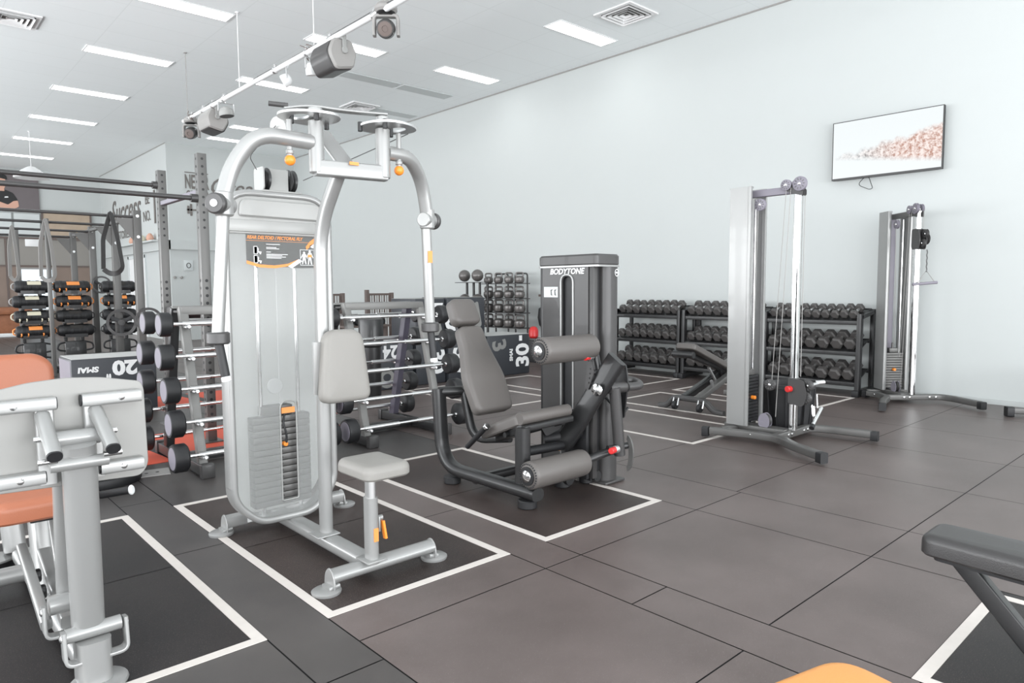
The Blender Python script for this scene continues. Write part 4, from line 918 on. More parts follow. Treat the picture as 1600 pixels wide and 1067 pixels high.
# ------------------------------------------------------------------ silver seated leg press cut by the left edge
def leg_press():
    t = thing('leg_press_machine', 'silver leg press machine with foot plate and tan seat at the left edge', 'gym machine', (.43, 3.2, 0))
    S = 'silver'
    # foot plate seen from behind, leaning a little
    tl = V((0, .06, 1)).normalized()
    Mp = basis((.425, 2.565, .84), (1, 0, 0), tl)
    pl = [(-.215, -.15), (.06, -.16), (.20, -.165), (.225, -.13), (.225, .13), (.215, .155), (.10, .178), (0, .185), (-.10, .178), (-.215, .155), (-.235, .12), (-.235, -.12)]
    b = MB(); b.prism(rpoly(pl, .02, 4), Mp @ Matrix.Translation((0, 0, -.012)), .010, .002); b.build('foot_plate', 'plate_silver', t)
    def mp(x, y, z): return Mp @ V((x, y, z))
    for sx in (-1, 1):
        for (yy, x0, x1) in ((.11, .035, .205), (-.115, .075, .20)):
            b = MB(); b.sweep([mp(sx*x0, yy, .022), mp(sx*x1, yy, .022)], rrect(.05, .040, .008, 3), up=tl); r_ = b.build('plate_rail', S, t)
            b = MB(); b.cyl(mp(sx*(x0), yy, .022), mp(sx*(x0-.004), yy, .022), .019, 12); b.build('rail_cap', 'black_rubber', r_)
            b = MB(); b.lathe(mp(sx*(x1-.06), yy, .042), Mp.to_3x3() @ V((0, 0, 1)), [(.011, 0), (.010, .005), (.004, .009)], 12); b.build('rail_bolt', 'chrome', r_)
        b = MB(); b.sweep([mp(sx*.065, .095, .012), mp(sx*.065, -.14, .012)], rrect(.05, .03, .006, 3), up=(0, -1, 0)); b.build('plate_strut', S, t)
        b = MB(); b.sweep([mp(sx*.072, .075, .03), V((.425+sx*.075, 2.345, .825))], rrect(.036, .042, .016, 5), up=(1, 0, 0)); st = b.build('slide_tube', S, t)
        e = V((.425+sx*.075, 2.345, .825)); d = (e-mp(sx*.072, .075, .03)).normalized()
        b = MB(); b.sweep([e-d*.001, e+d*.006], rrect(.034, .040, .016, 5), up=(1, 0, 0)); b.build('tube_cap', 'black_rubber', st)
        b = MB(); b.tube([(.425+sx*.06, 2.45, .86), (.425+sx*.11, 2.45, .86)], .009, 0, 10); b.build('cross_bolt', 'chrome', t); b = MB(); b.tube([(.425+sx*.06, 2.40, .80), (.425+sx*.11, 2.40, .80)], .009, 0, 10); b.build('cross_bolt', 'chrome', t)
    b = MB(); b.cyl((.355, 2.49, .845), (.495, 2.49, .845), .026, 20, .002); b.build('upper_bearing', S, t)
    b = MB(); b.cyl((.35, 2.44, .775), (.505, 2.44, .775), .019, 18); b.build('lower_bearing', S, t)
    # swing arms
    b = MB(); b.sweep([(.455, 2.60, .20), (.432, 2.47, .83)], rrect(.095, .085, .035, 6), up=(0, 1, 0)); b.build('swing_arm', S, t)
    b = MB(); b.sweep([(.425, 2.80, .25), (.405, 2.60, .80)], rrect(.05, .06, .02, 5), up=(0, 1, 0)); b.build('rear_swing_arm', S, t)
    b = MB(); b.cyl((.385, 2.575, .185), (.545, 2.575, .185), .024, 18); b.build('pivot_tube', S, t); b = MB(); b.cyl((.37, 2.76, .23), (.50, 2.76, .23), .034, 18); b.build('pivot_tube', S, t)
    for (xa, xb, y, z) in ((.378, .556, 2.565, .185), (.352, .52, 2.74, .22)):
        b = MB(); P = fillet([(xa, y, z+.02), (xa, y-.015, z-.085), (xb, y-.015, z-.085), (xb, y, z+.02)], .025)
        b.sweep(P, rrect(.012, .045, .004, 2), up=(0, 1, 0)); b.build('pivot_bracket', S, t)
        for x, s in ((xa, -1), (xb, 1)):
            b = MB(); b.lathe((x, y, z), (s, 0, 0), [(.014, 0), (.013, .008), (.005, .012)], 12); b.build('pivot_bolt', 'chrome', t)
    # base
    b = MB(); b.sweep([(.46, 2.58, .02), (.46, 2.58, .16)], rrect(.10, .12, .03, 5), up=(0, 1, 0)); b.lathe((.47, 2.56, 0), (0, 0, 1), [(.085, 0), (.088, .008), (.085, .016), (.07, .022)], 24); b.build('front_foot', S, t)
    b = MB(); b.bar([(.46, 2.62, .06), (.44, 3.92, .06)], .09, .06, r=.02); b.bar([(.36, 2.75, .17), (.36, 3.25, .30)], .035, .04, r=.01); b.bar([(.44, 2.85, .12), (.44, 3.40, .26)], .05, .05, r=.01); b.build('base_beam', S, t)
    b = MB(); b.tube([(.42, 3.62, .075), (-.35, 3.62, .075)], .038, 0, 18); b.build('side_tube', S, t)
    b = MB(); b.sweep(fillet([(.44, 3.30, .07), (.44, 3.42, .48)], 0), rrect(.08, .09, .03, 5), up=(0, 1, 0)); b.build('seat_column', S, t)
    b = MB(); b.sweep(fillet([(.42, 4.02, .06), (.40, 4.06, .35), (.42, 4.0, .62)], .1), rrect(.09, .10, .03, 5), up=(0, 1, 0)); b.build('back_column', S, t)
    b = MB(); b.bar([(.44, 2.92, .14), (.46, 3.32, .52)], .022, .03, r=.008); b.build('brace', S, t)
    b = MB(); b.lathe((.33, 4.02, 0), (0, 0, 1), [(.09, 0), (.09, .03), (.085, .034)], 24); f = b.build('rear_foot', 'black_rubber', t)
    b = MB(); b.lathe((.33, 4.02, .034), (0, 0, 1), [(.09, 0), (.088, .008), (.05, .012)], 24); b.build('foot_cover', S, f)
    for (y, z) in ((3.12, .22), (3.02, .19), (2.93, .165)):
        b = MB(); b.cyl((.375, y, z), (.40, y, z), .026, 16, .004); b.build('roller', 'black_paint', t)
        b = MB(); b.lathe((.374, y+.01, z), (-1, 0, 0), [(.012, 0), (.010, .006), (.004, .01)], 10); b.build('bolt', 'chrome', t)
    # upholstery
    b = MB(); b.pad(rpoly([(-.20, -.20), (-.12, -.26), (.12, -.26), (.18, -.20), (.19, .22), (-.19, .22)], [.05, .06, .06, .05, .05, .05], 6), basis((.39, 3.30, .475), (1, 0, 0), (0, .985, .10)), .085, .035, .005); b.build('seat', 'tan_vinyl', t, label='tan padded seat')
    b = MB(); b.pad(rpoly([(-.175, -.10), (.175, -.10), (.17, .36), (.11, .41), (-.11, .41), (-.17, .36)], [.05, .05, .08, .08, .08, .08], 7), basis((.42, 3.86, .60), (1, 0, 0), (0, .12, 1)), .08, .03, .005); b.build('backrest', 'tan_vinyl', t, label='tan padded backrest')
    b = MB(); b.box((.40, 3.32, .465), (.20, .30, .012)); b.box((.45, 3.10, .45), (.16, .05, .03), .006); b.build('seat_plate', 'black_paint', t)
    for s in (-1, 1):
        b = MB(); b.tube([(.40+s*.12, 3.40, .42), (.40+s*.25, 3.30, .44)], .012, 0, 12); h = b.build('handle_rod', S, t)
        b = MB(); b.cyl((.40+s*.245, 3.305, .438), (.40+s*.345, 3.245, .452), .016, 14, .003); b.build('grip', 'black_rubber', h)
        b = MB(); b.cyl((.40+s*.345, 3.245, .452), (.40+s*.358, 3.237, .454), .021, 16, .005); b.build('grip_cap', 'white_plastic', h)
leg_press()

# ------------------------------------------------------------------ foreground bench and yellow pad
def front_bench():
    t = thing('weight_bench', 'dark padded bench end reaching in at the right edge in the foreground', 'bench', (2.8, .2, 0))
    M = basis((2.775, .81, .352), (0, -1, -.02), (1, 0, 0))
    b = MB(); b.pad(rpoly([(0, -.105), (1.1, -.13), (1.1, .13), (0, .105)], [.05, .03, .03, .05], 8), M, .075, .028, .003); b.build('pad', 'dark_vinyl', t)
    b = MB(); b.prism(rpoly([(.04, -.085), (1.05, -.11), (1.05, .11), (.04, .085)], .03), M @ Matrix.Translation((0, 0, -.014)), .014); b.build('pad_board', 'black', t)
    b = MB(); b.bar([(2.78, .71, .34), (2.78, .42, 0.02)], .06, .05, up=(1, 0, 0), r=.006); b.build('front_strut', 'black_paint', t)
    b = MB(); b.bar([(2.80, .60, .335), (2.80, -.30, .335)], .06, .05, r=.006); b.bar([(2.80, -.2, .33), (2.80, -.35, .03)], .06, .05, up=(1, 0, 0)); b.bar([(2.58, .42, .03), (2.98, .42, .03)], .05, .05); b.bar([(2.58, -.38, .03), (2.98, -.38, .03)], .05, .05); b.build('frame', 'black_paint', t)
front_bench()
def yellow_pad():
    t = thing('machine_seat', 'yellow orange padded seat corner at the bottom edge of the floor view', 'seat', (1.3, .3, 0))
    a = R(14); M = basis((1.325, .46, .425), (math.cos(a), -math.sin(a)*-1*-1, 0), (math.sin(a), math.cos(a), 0))
    b = MB(); b.pad(rpoly([(-.17, -.45), (.17, -.45), (.155, .19), (-.155, .19)], [.05, .05, .085, .085], 8), M, .075, .03, .004); b.build('pad', 'yellow_vinyl', t)
    b = MB(); b.bar([(1.30, .35, 0), (1.30, .35, .42)], .06, .06, up=(0, 1, 0)); b.bb((1.2, .1, .41), (1.4, .5, .425)); b.bb((1.15, .25, 0), (1.45, .45, .03), .01); b.build('post', 'silver', t)
yellow_pad()

# ------------------------------------------------------------------ lighting bar hung from the ceiling
def lighting_bar():
    t = thing('lighting_bar', 'long white lighting pipe hanging on thin rods below the ceiling', 'lighting bar', (3.75, 8, ZC))
    b = MB(); b.cyl((3.75, 3.0, 3.97), (3.75, 11.85, 3.97), .030, 18); b.build('pipe', 'white_plastic', t)
    for y in (11.69, 9.57, 7.4, 5.0):
        b = MB(); b.cyl((3.765, y, 3.98), (3.765, y, ZC-.002), .005, 8); b.cyl((3.765, y, ZC-.012), (3.765, y, ZC-.001), .025, 12); b.build('suspension_rod', 'mid_grey' if y > 11 else 'vent_white', t)
    b = MB(); random.seed(3)
    P = [V((3.745+random.uniform(-.008, .012), 11.7-k*.35, 4.006+random.uniform(-.006, .010))) for k in range(25)]
    b.sweep(P, circ(.006, 6)); b.build('wiring', 'dark_ink', t)
    for y in (11.45, 10.95, 10.55, 10.1, 8.4, 7.55, 7.0, 6.1):
        b = MB(); b.cyl((3.75, y-.02, 3.97), (3.75, y+.02, 3.97), .040, 16, .004); b.box((3.75, y, 4.02), (.03, .035, .04), .004); b.build('clamp', 'satin_steel', t)
    for y in (7.55, 11.3):
        b = MB()
        for q in range(5):
            c = V((3.75+random.uniform(-.04, .04), y+random.uniform(-.12, .12), 3.97+random.uniform(-.05, .04)))
            b.sweep(fillet([c, c+V((random.uniform(-.08, .08), random.uniform(-.08, .08), random.uniform(-.10, .02))), c+V((random.uniform(-.05, .05), .06, .05))], .04), circ(.005, 6))
        b.build('cable_bundle', 'brown', t)
lighting_bar()
def moving_head(y, z, ry, label):
    t = thing('moving_head_light', label, 'stage light', (3.78, y, z+.15), 'moving head lights on the pipe')
    x = 3.79
    b = MB(); b.lathe((x, y, z+.06), (0, 0, 1), [(.09, 0), (.11, .02), (.11, .05), (.08, .085)], 24); b.box((x, y, z+.155), (.05, .05, .05), .006); b.build('base', 'mid_grey', t)
    b = MB(); b.lathe((x, y, z+.03), (0, 0, 1), [(.07, 0), (.095, .02), (.09, .035)], 24); b.build('turntable', 'black_paint', t)
    d = V((math.sin(R(ry)), math.cos(R(ry)), 0)); s = V((d.y, -d.x, 0))
    b = MB(); b.sweep(fillet([V((x, y, z-.16))+s*.115, V((x, y, z+.03))+s*.115, V((x, y, z+.03))-s*.115, V((x, y, z-.16))-s*.115], .04), rrect(.03, .075, .01, 3), up=d); b.build('yoke', 'mid_grey', t)
    aim = (d*-1+V((0, 0, -.35))).normalized(); c = V((x, y, z-.09))
    b = MB(); b.lathe(c-aim*.09, aim, [(.06, 0), (.085, .03), (.092, .10), (.085, .18), (.075, .19)], 26); h = b.build('head', 'graphite_paint', t)
    b = MB(); b.lathe(c+aim*.098, aim, [(.07, 0), (.066, .006), (.03, .010), (.028, .004)], 26); b.build('lens', 'brown', h)
moving_head(11.62, 3.85, 40, 'moving head stage light at the far left end of the lighting pipe')
moving_head(5.95, 3.90, 40, 'moving head stage light nearest the camera near the top edge')
def speaker(y, z, label, s=1.0, flip=1):
    t = thing('speaker', label, 'speaker', (3.75, y, 3.94), 'grey speakers on the pipe')
    # trapezoid cabinet: rounded outline extruded along Y
    o = rpoly([(-.13, -.15), (.10, -.20), (.20, -.02), (.13, .15), (-.10, .16), (-.17, .02)], [.04, .05, .07, .06, .05, .05], 5)
    o = [(a*s*flip, c*s) for a, c in o]
    L = .50*s
    M = basis((3.80, y-L/2, z), (-1, 0, 0), (0, 0, 1))
    b = MB(); b.prism(o, M, L, .02); b.build('cabinet', 'mid_grey', t)
    g = [p for p in o]
    b = MB(); b.prism([(a*1.02+(.012*flip), c*1.02-.012) for a, c in o], M @ Matrix.Translation((0, 0, L*.08)), L*.84, .01); b.build('grille', 'graphite_paint', t)
    b = MB(); b.bar([(3.80, y-L/2-.01, z+.02), (3.79, y-L/2-.02, z+.22), (3.76, y-.05, 3.97)], .05, .010, up=(0, 1, 0)); b.lathe((3.80, y-L/2-.002, z+.02), (0, -1, 0), [(.035, 0), (.035, .02), (.03, .024)], 18); b.build('bracket', 'silver_plastic', t)
speaker(7.02, 3.80, 'large grey speaker hanging at the middle of the lighting pipe', .92)
speaker(10.75, 3.79, 'smaller looking grey speaker near the far left end of the pipe', .88, -1)
def par_can(x, y, z, tilt, m_, label, r=.075, L=.13):
    t = thing('par_light', label, 'stage light', (x, y, z+.12), 'small par lights on the pipe')
    d = V(tilt).normalized(); c = V((x, y, z))
    b = MB(); b.lathe(c-d*L/2, d, [(r*.55, 0), (r*.9, L*.25), (r, L*.6), (r, L)], 22); b.build('housing', m_, t)
    b = MB(); b.lathe(c+d*(L/2-.002), d, [(r*.93, 0), (r*.90, .006)], 22); b.build('lens', 'dark_ink' if m_ != 'white_plastic' else 'vent_white', t)
    b = MB(); s = V((d.y, -d.x, 0)).normalized() if abs(d.z) < .99 else V((1, 0, 0)); b.tube([c+s*r*1.1, c+s*r*1.1+V((0, 0, .12)), c-s*r*1.1+V((0, 0, .12)), c-s*r*1.1], .008, .02, 8); b.tube([c+V((0, 0, .12)), V((3.75, y, 3.95))], .010, 0, 8); b.build('yoke', 'satin_steel', t)
par_can(3.78, 10.12, 3.80, (.1, -.1, -1), 'silver_plastic', 'round par light with dark lens beside the far speaker on the pipe', .10, .12)
par_can(3.72, 8.02, 3.77, (-.8, .4, -.55), 'white_plastic', 'small white par light left of the large speaker', .075, .10)
par_can(3.78, 7.52, 3.79, (.1, .1, -1), 'white_plastic', 'round white par light touching the left side of the large speaker', .06, .13)

# ------------------------------------------------------------------ tall squat rig behind the left barbell rack
def perforated(b_, x, y, h, w_=.075, d_=.075): b_.bb((x-w_/2, y-d_/2, 0), (x+w_/2, y+d_/2, h), .004)
def rig_a():
    t = thing('squat_rig', 'tall grey perforated squat rig behind the pec fly machine', 'gym rig', (1.2, 6.6, 0))
    for (x, y) in ((2.05, 6.10), (2.05, 7.20), (.25, 6.10), (.25, 7.20)):
        b = MB(); perforated(b, x, y, 2.43); b.box((x, y, .006), (.16, .16, .012)); u_ = b.build('upright', 'steel_grey', t)
        if x > 1:
            b = MB(); n = 0
            for k in range(36):
                z = .18+k*.063
                if 1.42 < z < 1.76: continue
                r_ = .011 if z > 1.7 else .0135
                b.cyl((x, y-.0378, z), (x, y-.0390, z), r_, 8); b.cyl((x-.0378, y, z), (x-.0390, y, z), r_, 8)
            b.build('bolt_holes', 'black', u_)
    b = MB(); b.cyl((-1.0, 6.10, 2.06), (2.03, 6.10, 2.06), .020, 14); b.cyl((1.96, 6.10, 2.06), (2.02, 6.10, 2.06), .035, 14); b.build('pull_up_bar', 'graphite_paint', t)
    b = MB(); b.cyl((-1.0, 7.20, 2.29), (2.03, 7.20, 2.29), .020, 14); b.cyl((1.97, 7.20, 2.29), (2.02, 7.20, 2.29), .035, 14); b.build('pull_up_bar', 'graphite_paint', t)
    b = MB(); b.bar([(2.05, 6.14, 2.12), (2.05, 7.16, 2.12)], .05, .04); b.build('side_bar', 'purple_grey', t)
    b = MB(); b.cyl((2.13, 7.12, 1.085), (2.34, 7.05, 1.085), .06, 20, .015); b.build('foam_roller', 'black_rubber', t)
    b = MB(); b.cyl((2.06, 7.15, 1.085), (2.48, 7.01, 1.085), .015, 10); b.build('roller_bar', 'satin_steel', t)
    b = MB(); b.bb((2.01, 6.0, 1.10), (2.12, 6.05, 1.13)); b.bb((2.03, 6.98, 1.02), (2.12, 7.15, 1.14), .01); b.build('safety_hook', 'graphite_paint', t)
rig_a()

def rig_b():
    t = thing('pull_up_rig', 'long grey pull up rig with four cross bars in front of sandbag stands', 'gym rig', (2, 13, 0))
    ups = ((2.76, 10.9), (2.84, 12.5), (2.84, 14.1), (2.84, 15.7), (1.93, 12.5), (1.85, 14.9))
    for (x, y) in ups:
        b = MB(); b.bb((x-(.05 if x > 2 else .025), y-.05, 0), (x+(.05 if x > 2 else .025), y+.05, 2.42 if x > 2 else 2.38), .004); b.build('upright', 'steel_grey', t)
        if x > 2:
            b = MB(); b.prism([(x-.05, 2.30), (x-.28, 2.30), (x-.05, 2.0)], face_negY(0, y-.0, 0), .012); b.build('gusset', 'steel_grey', t)
            b = MB(); b.cyl((x, y-.053, 2.34), (x, y-.058, 2.34), .022, 12); b.cyl((x, y-.053, 2.05), (x, y-.058, 2.05), .022, 12); b.build('bolt_plate', 'white_plastic', t)
    for (x, y) in ups[:4]:
        b = MB(); b.cyl((-1.0, y, 2.33), (x, y, 2.33), .02, 12); b.build('pull_up_bar', 'graphite_paint', t)
    b = MB(); b.bar([(2.78, 10.95, 2.35), (2.84, 15.65, 2.35)], .05, .05); b.build('side_bar', 'steel_grey', t)
    b = MB(); b.bar([(2.05, 12.2, .30), (3.0, 12.2, .30)], .12, .08); b.bar([(2.1, 12.2, .0), (2.1, 12.2, .3)], .05, .05, up=(0, 1, 0)); b.bar([(2.95, 12.2, .0), (2.95, 12.2, .3)], .05, .05, up=(0, 1, 0)); b.build('base_bar', 'black_paint', t)
rig_b()
def band(x, y, z0, z1, w_, spread, m_, label):
    b = MB(); P = [V((x-spread, y-.03, z1+.06)), V((x-spread*.9, y-.03, z0-.35)), V((x, y-.028, z0+.025)), V((x+spread*.6, y-.03, z0-.35)), V((x+spread, y-.03, z1+.08)), V((x+spread*.4, y-.03, z1)), V((x-spread*.4, y-.03, z1))]
    P.append(P[0]); b.sweep(fillet(P, .05, 4), rrect(w_, .008, .003, 1), up=(.5, -1, 0), cap=False)
    tag(b.build('resistance_band', m_), label, 'resistance band', 'resistance bands on the pull up rig')
band(2.42, 10.85, 2.35, 1.53, .07, .12, 'graphite_paint', 'dark resistance band looped over the nearest bar of the pull up rig')
band(1.90, 12.4, 2.35, 1.45, .06, .09, 'mid_grey', 'grey resistance band hanging above the left sandbag stand, right of two')
band(1.68, 14.0, 2.35, 1.48, .06, .06, 'mid_grey', 'grey resistance band hanging at the far left of the pull up rig')

# round plates stored on the rig
def rim_plate(x, y, z, r, ax, label):
    t = thing('weight_plate', label, 'weight plate', (x, y, z), 'grip plates on the pull up rig')
    ax = V(ax).normalized(); c = V((x, y, z)); xx, yy = perp(ax)
    b = MB(); n = 36; prof = [(r*.80, -.02), (r, -.022), (r, .022), (r*.80, .02), (r*.80, -.02)]
    vs = []; fs = []
    for i in range(n):
        a = 2*math.pi*i/n
        for (q, z_) in prof[:-1]: vs.append(c+ax*z_+(xx*math.cos(a)+yy*math.sin(a))*q)
    for i in range(n):
        for j in range(4): fs.append((i*4+j, i*4+(j+1) % 4, ((i+1) % n)*4+(j+1) % 4, ((i+1) % n)*4+j))
    b._add(vs, fs); b.build('rim', 'graphite_paint', t)
    b = MB()
    for k in range(3):
        a = 2*math.pi*k/3+.5; d = xx*math.cos(a)+yy*math.sin(a); b.sweep([c+d*r*.15, c+d*r*.82], rrect(.02, r*.28, .004, 2), up=ax.cross(d))
    b.build('spokes', 'black_rubber', t)
    b = MB(); b.cyl(c-ax*.024, c+ax*.024, r*.24, 18, .004); b.cyl(c-ax*.10, c+ax*.05, .025, 12); b.build('hub', 'graphite_paint', t)
rim_plate(2.93, 13.97, 1.40, .155, (-.25, -1, 0), 'small round grip plate high on the pull up rig beside the dark band')
rim_plate(2.84, 12.34, .79, .215, (-.25, -1, 0), 'larger round grip plate low behind the left barbell rack heads')
rim_plate(2.83, 10.78, .88, .175, (-.1, -1, .0), 'round grip plate leaning right behind the top left barbell head')

# ------------------------------------------------------------------ sandbag stands
def bag_stand(x, y, label):
    t = thing('sandbag_stand', label, 'sandbag stand', (x, y, 0), 'sandbag stands')
    b = MB(); b.bar([(x-.12, y+.12, .05), (x-.12, y+.12, 1.32)], .05, .05, up=(0, 1, 0)); b.bar([(x+.12, y+.12, .05), (x+.12, y+.12, 1.32)], .05, .05, up=(0, 1, 0)); b.bb((x-.26, y-.30, 0), (x+.26, y-.22, .06), .01); b.bb((x-.26, y+.22, 0), (x+.26, y+.30, .06), .01); b.bb((x-.15, y-.25, .02), (x+.15, y+.25, .06)); b.bb((x-.15, y-.02, .06), (x+.15, y+.1, .48), .01); b.build('frame', 'black_paint', t)
    for k in range(4):
        z = .66+k*.235
        b = MB(); b.bb((x-.16, y-.12, z-.115), (x+.16, y+.12, z-.100)); b.bb((x-.16, y-.13, z-.115), (x+.16, y-.12, z-.06)); b.build('cradle', 'black_paint', t)
    for s in (-1, 1):
        for z in (.40, .18):
            b = MB(); b.tube([(x+s*.15, y, z+.06), (x+s*.24, y, z+.04), (x+s*.26, y, z-.06), (x+s*.15, y, z-.08)], .014, .05, 8); b.build('side_hook', 'black_rubber', t)
SB = {}
def sandbag(trim):
    t = thing('sandbag', '', 'sandbag', (0, 0, 0)); L = .235; r = .095
    b = MB(); b.lathe((-L-.02, 0, 0), (1, 0, 0), [(.03, 0), (.075, .01), (r*.98, .04), (r, .10), (r*.97, .18), (r, .255), (r*.97, .33), (r, .41), (r*.98, .47), (.075, .50), (.03, .51)], 22); b.build('body', 'black_rubber', t)
    for x in (-.16, -.055, .055, .16):
        b = MB(); b.cyl((x-.02, 0, 0), (x+.02, 0, 0), r+.004, 22, .003); b.build('strap', 'black', t)
    b = MB(); q = [(-.09, -.020), (.09, -.020), (.09, .045), (-.09, .045)]
    vs = []; fs = []; n = 5
    for i in range(n+1):
        a = R(15+40*i/n)
        for x in (-.09, .09): vs.append((x, -(r+.006)*math.cos(a), (r+.006)*math.sin(a)))
    for i in range(n): fs.append((i*2, i*2+1, i*2+3, i*2+2))
    b._add(vs, fs); b.build('front_label', trim[0], t)
    for s in (-1, 1):
        b = MB(); b.tube([(s*.25, 0, .05), (s*.285, 0, .03), (s*.285, 0, -.03), (s*.25, 0, -.05)], .010, .02, 8); b.build('end_loop', trim[1], t)
    if trim[2]:
        for x in (-.19, -.10, .10, .19):
            b = MB(); b.tube([(x, -.095, -.03), (x, -.125, -.045), (x, -.085, -.07)], .010, .01, 8); b.build('grip_tab', trim[2], t)
    return t
specs = {'wb': ('bag_label', 'mid_grey', None), 'wk': ('bag_label', 'bag_label', 'bag_label'), 'ot': ('orange_ink', 'orange_ink', 'orange_ink'), 'gr': ('grey_ink', 'graphite_paint', None)}
mat('bag_label', (.62, .58, .45), .6)
cols = [(1.80, ['ot', 'wk', 'wb', 'wb'], 'left'), (2.36, ['gr', 'gr', 'ot', 'ot'], 'middle'), (3.02, ['gr', 'gr', 'ot', 'gr'], 'right')]
lv = ['lowest', 'second up', 'third up', 'topmost']
for x, ks, nm in cols:
    bag_stand(x, 13.25, f'black stand carrying four sandbags, {nm} one of three')
    for k, ky in enumerate(ks):
        if ky not in SB: SB[ky] = sandbag(specs[ky]); o = SB[ky]
        else: o = copy_tree(SB[ky])
        o.location = (x+random.uniform(-.02, .02), 13.2, .66+k*.235); o.rotation_euler = (R(random.uniform(-5, 5)), 0, R(random.uniform(-3, 3)))
        look = {'ot': 'black sandbag with orange tabs', 'wk': 'black sandbag with cream tabs', 'wb': 'black sandbag with a cream label', 'gr': 'plain dark sandbag'}[ky]
        o['label'] = f'{look}, {lv[k]} on the {nm} sandbag stand'; o['group'] = 'sandbags on the stands'

# ------------------------------------------------------------------ jump boxes
mat('box_black', (.035, .038, .045), .45, bump=.3, bscale=30)
mat('box_top', (.50, .50, .49), .45)
mat('camo_grey', (.24, .24, .23), .5)
def jump_box(x0, x1, y0, y1, z0, z1, label, top='box_top', deco=None, grp='soft jump boxes', side='purple_grey'):
    t = thing('jump_box', label, 'jump box', ((x0+x1)/2, (y0+y1)/2, z0), grp)
    b = MB(); b.bb((x0, y0, z0), (x1, y1, z1), .018); b.build('body', 'box_black', t)
    if top:
        b = MB(); b.bb((x0+.012, y0+.012, z1-.001), (x1-.012, y1-.012, z1+.003)); b.build('top_panel', top, t)
    if deco: deco(t, x0, x1, y0, z0, z1)
    return t
def d20(t, x0, x1, y, z0, z1):
    # lettering is upside down: the box stands on its head
    fl = Matrix.Rotation(math.pi, 4, 'Z')
    text('number', '20', face_negY(x0+.49, y-.002, z1-.105) @ fl, .20, 'white_ink', t, bold=.010, sx=1.15)
    text('inch_mark', '"', face_negY(x0+.335, y-.002, z1-.15) @ fl, .14, 'white_ink', t, bold=.004)
    text('brand_name', 'SMAI', face_negY(x0+.155, y-.002, z1-.11) @ fl, .075, 'white_ink', t, bold=.004, sx=1.15, shear=.1)
    b = MB(); b.bb((x0-.002, y+.02, z0+.02), (x0+.001, y+.6, z1-.02)); b.build('side_panel', 'purple_grey', t)
jump_box(1.40, 2.20, 8.17, 8.80, 0, .60, 'black jump box marked 20 upside down behind the leg press foot plate', deco=d20)
def d24(t, x0, x1, y, z0, z1):
    fl = Matrix.Rotation(math.pi, 4, 'Z')
    text('number', '24', face_negY(x0+.275, y-.002, z1-.115) @ fl, .225, 'white_ink', t, bold=.008)
    b = MB(); q = [(x0+.22+.12*math.cos(a), z0+.14+.12*math.sin(a)) for a in [2*math.pi*i/20 for i in range(20)]]
    b.plate(q, [[(x0+.22+.06*math.cos(a), z0+.16+.05*math.sin(a)) for a in [2*math.pi*i/14 for i in range(14)]]], face_negY(0, y-.001, 0), .002)
    b.prism([(x0+.38, z0+.02), (x0+.56, z0+.04), (x0+.50, z0+.16), (x0+.42, z0+.10)], face_negY(0, y-.001, 0), .002); b.build('camouflage', 'camo_grey', t)
jump_box(4.57, 5.20, 7.66, 8.3, 0, .61, 'black jump box marked 24 upside down beside the tall dark barrel', deco=d24)
def rot_text(t, body, x, y, z, ang, size, name='number', mm='white_ink', bold=.012):
    text(name, body, face_negY(x, y-.002, z) @ Matrix.Rotation(R(ang), 4, 'Z'), size, mm, t, bold=bold)
def dA(t, x0, x1, y, z0, z1):
    rot_text(t, '30', x0+.20, y, (z0+z1)/2, -90, .36)
    b = MB(); b.prism(rpoly([(x0+.34, z0+.05), (x0+.46, z0+.2), (x0+.40, z1-.1), (x0+.52, z1-.04), (x0+.56, z0+.3), (x0+.48, z0+.03)], .03), face_negY(0, y-.001, 0), .002); b.build('camouflage', 'camo_grey', t)
def dB(t, x0, x1, y, z0, z1):
    rot_text(t, '0', x0+.14, y, z0+.20, 90, .42); 
    b = MB(); b.prism(rpoly([(x0+.42, z0+.05), (x0+.62, z0+.15), (x0+.55, z1-.05), (x0+.45, z1-.1)], .04), face_negY(0, y-.001, 0), .002); b.prism(rpoly([(x0+.30, z0+.2), (x0+.40, z0+.25), (x0+.38, z1-.08), (x0+.30, z1-.1)], .03), face_negY(0, y-.001, 0), .002); b.build('camouflage', 'camo_grey', t)
def dC(t, x0, x1, y, z0, z1):
    text('number', '2', face_negY(x1-.12, y-.002, z1-.17) @ Matrix.Rotation(math.pi, 4, 'Z'), .33, 'white_ink', t, bold=.012)
    b = MB(); b.prism(rpoly([(x0+.05, z0+.03), (x1-.04, z0+.05), (x1-.1, z0+.28), (x0+.1, z0+.2)], .05), face_negY(0, y-.001, 0), .002); b.build('camouflage', 'camo_grey', t)
def dD(t, x0, x1, y, z0, z1): rot_text(t, '30', x1-.16, y, (z0+z1)/2, -90, .34)
def dE(t, x0, x1, y, z0, z1):
    rot_text(t, '30', x1-.14, y, (z0+z1)/2-.02, 90, .36); rot_text(t, 'SMAI', x1-.38, y, (z0+z1)/2, 90, .085, 'brand_name', bold=.004)
    rot_text(t, '3', x0+.22, y, z1-.15, -80, .36, 'faded_number', 'camo_grey')
    b = MB(); b.bb((x1-.22, y-.003, z1-.10), (x1-.16, y, z1-.02)); b.build('tag', 'white_ink', t)
jump_box(5.27, 5.76, 7.70, 8.3, 0, .61, 'black jump box with sideways 30, lower of the left stack', deco=dD)
jump_box(5.27, 5.76, 7.70, 8.3, .615, 1.16, 'camouflage jump box marked 2, top of the left stack', deco=dC, top='camo_grey')
jump_box(5.78, 6.46, 7.66, 8.3, 0, .61, 'jump box with sideways 30, lower of the stack behind the headrest', deco=dA)
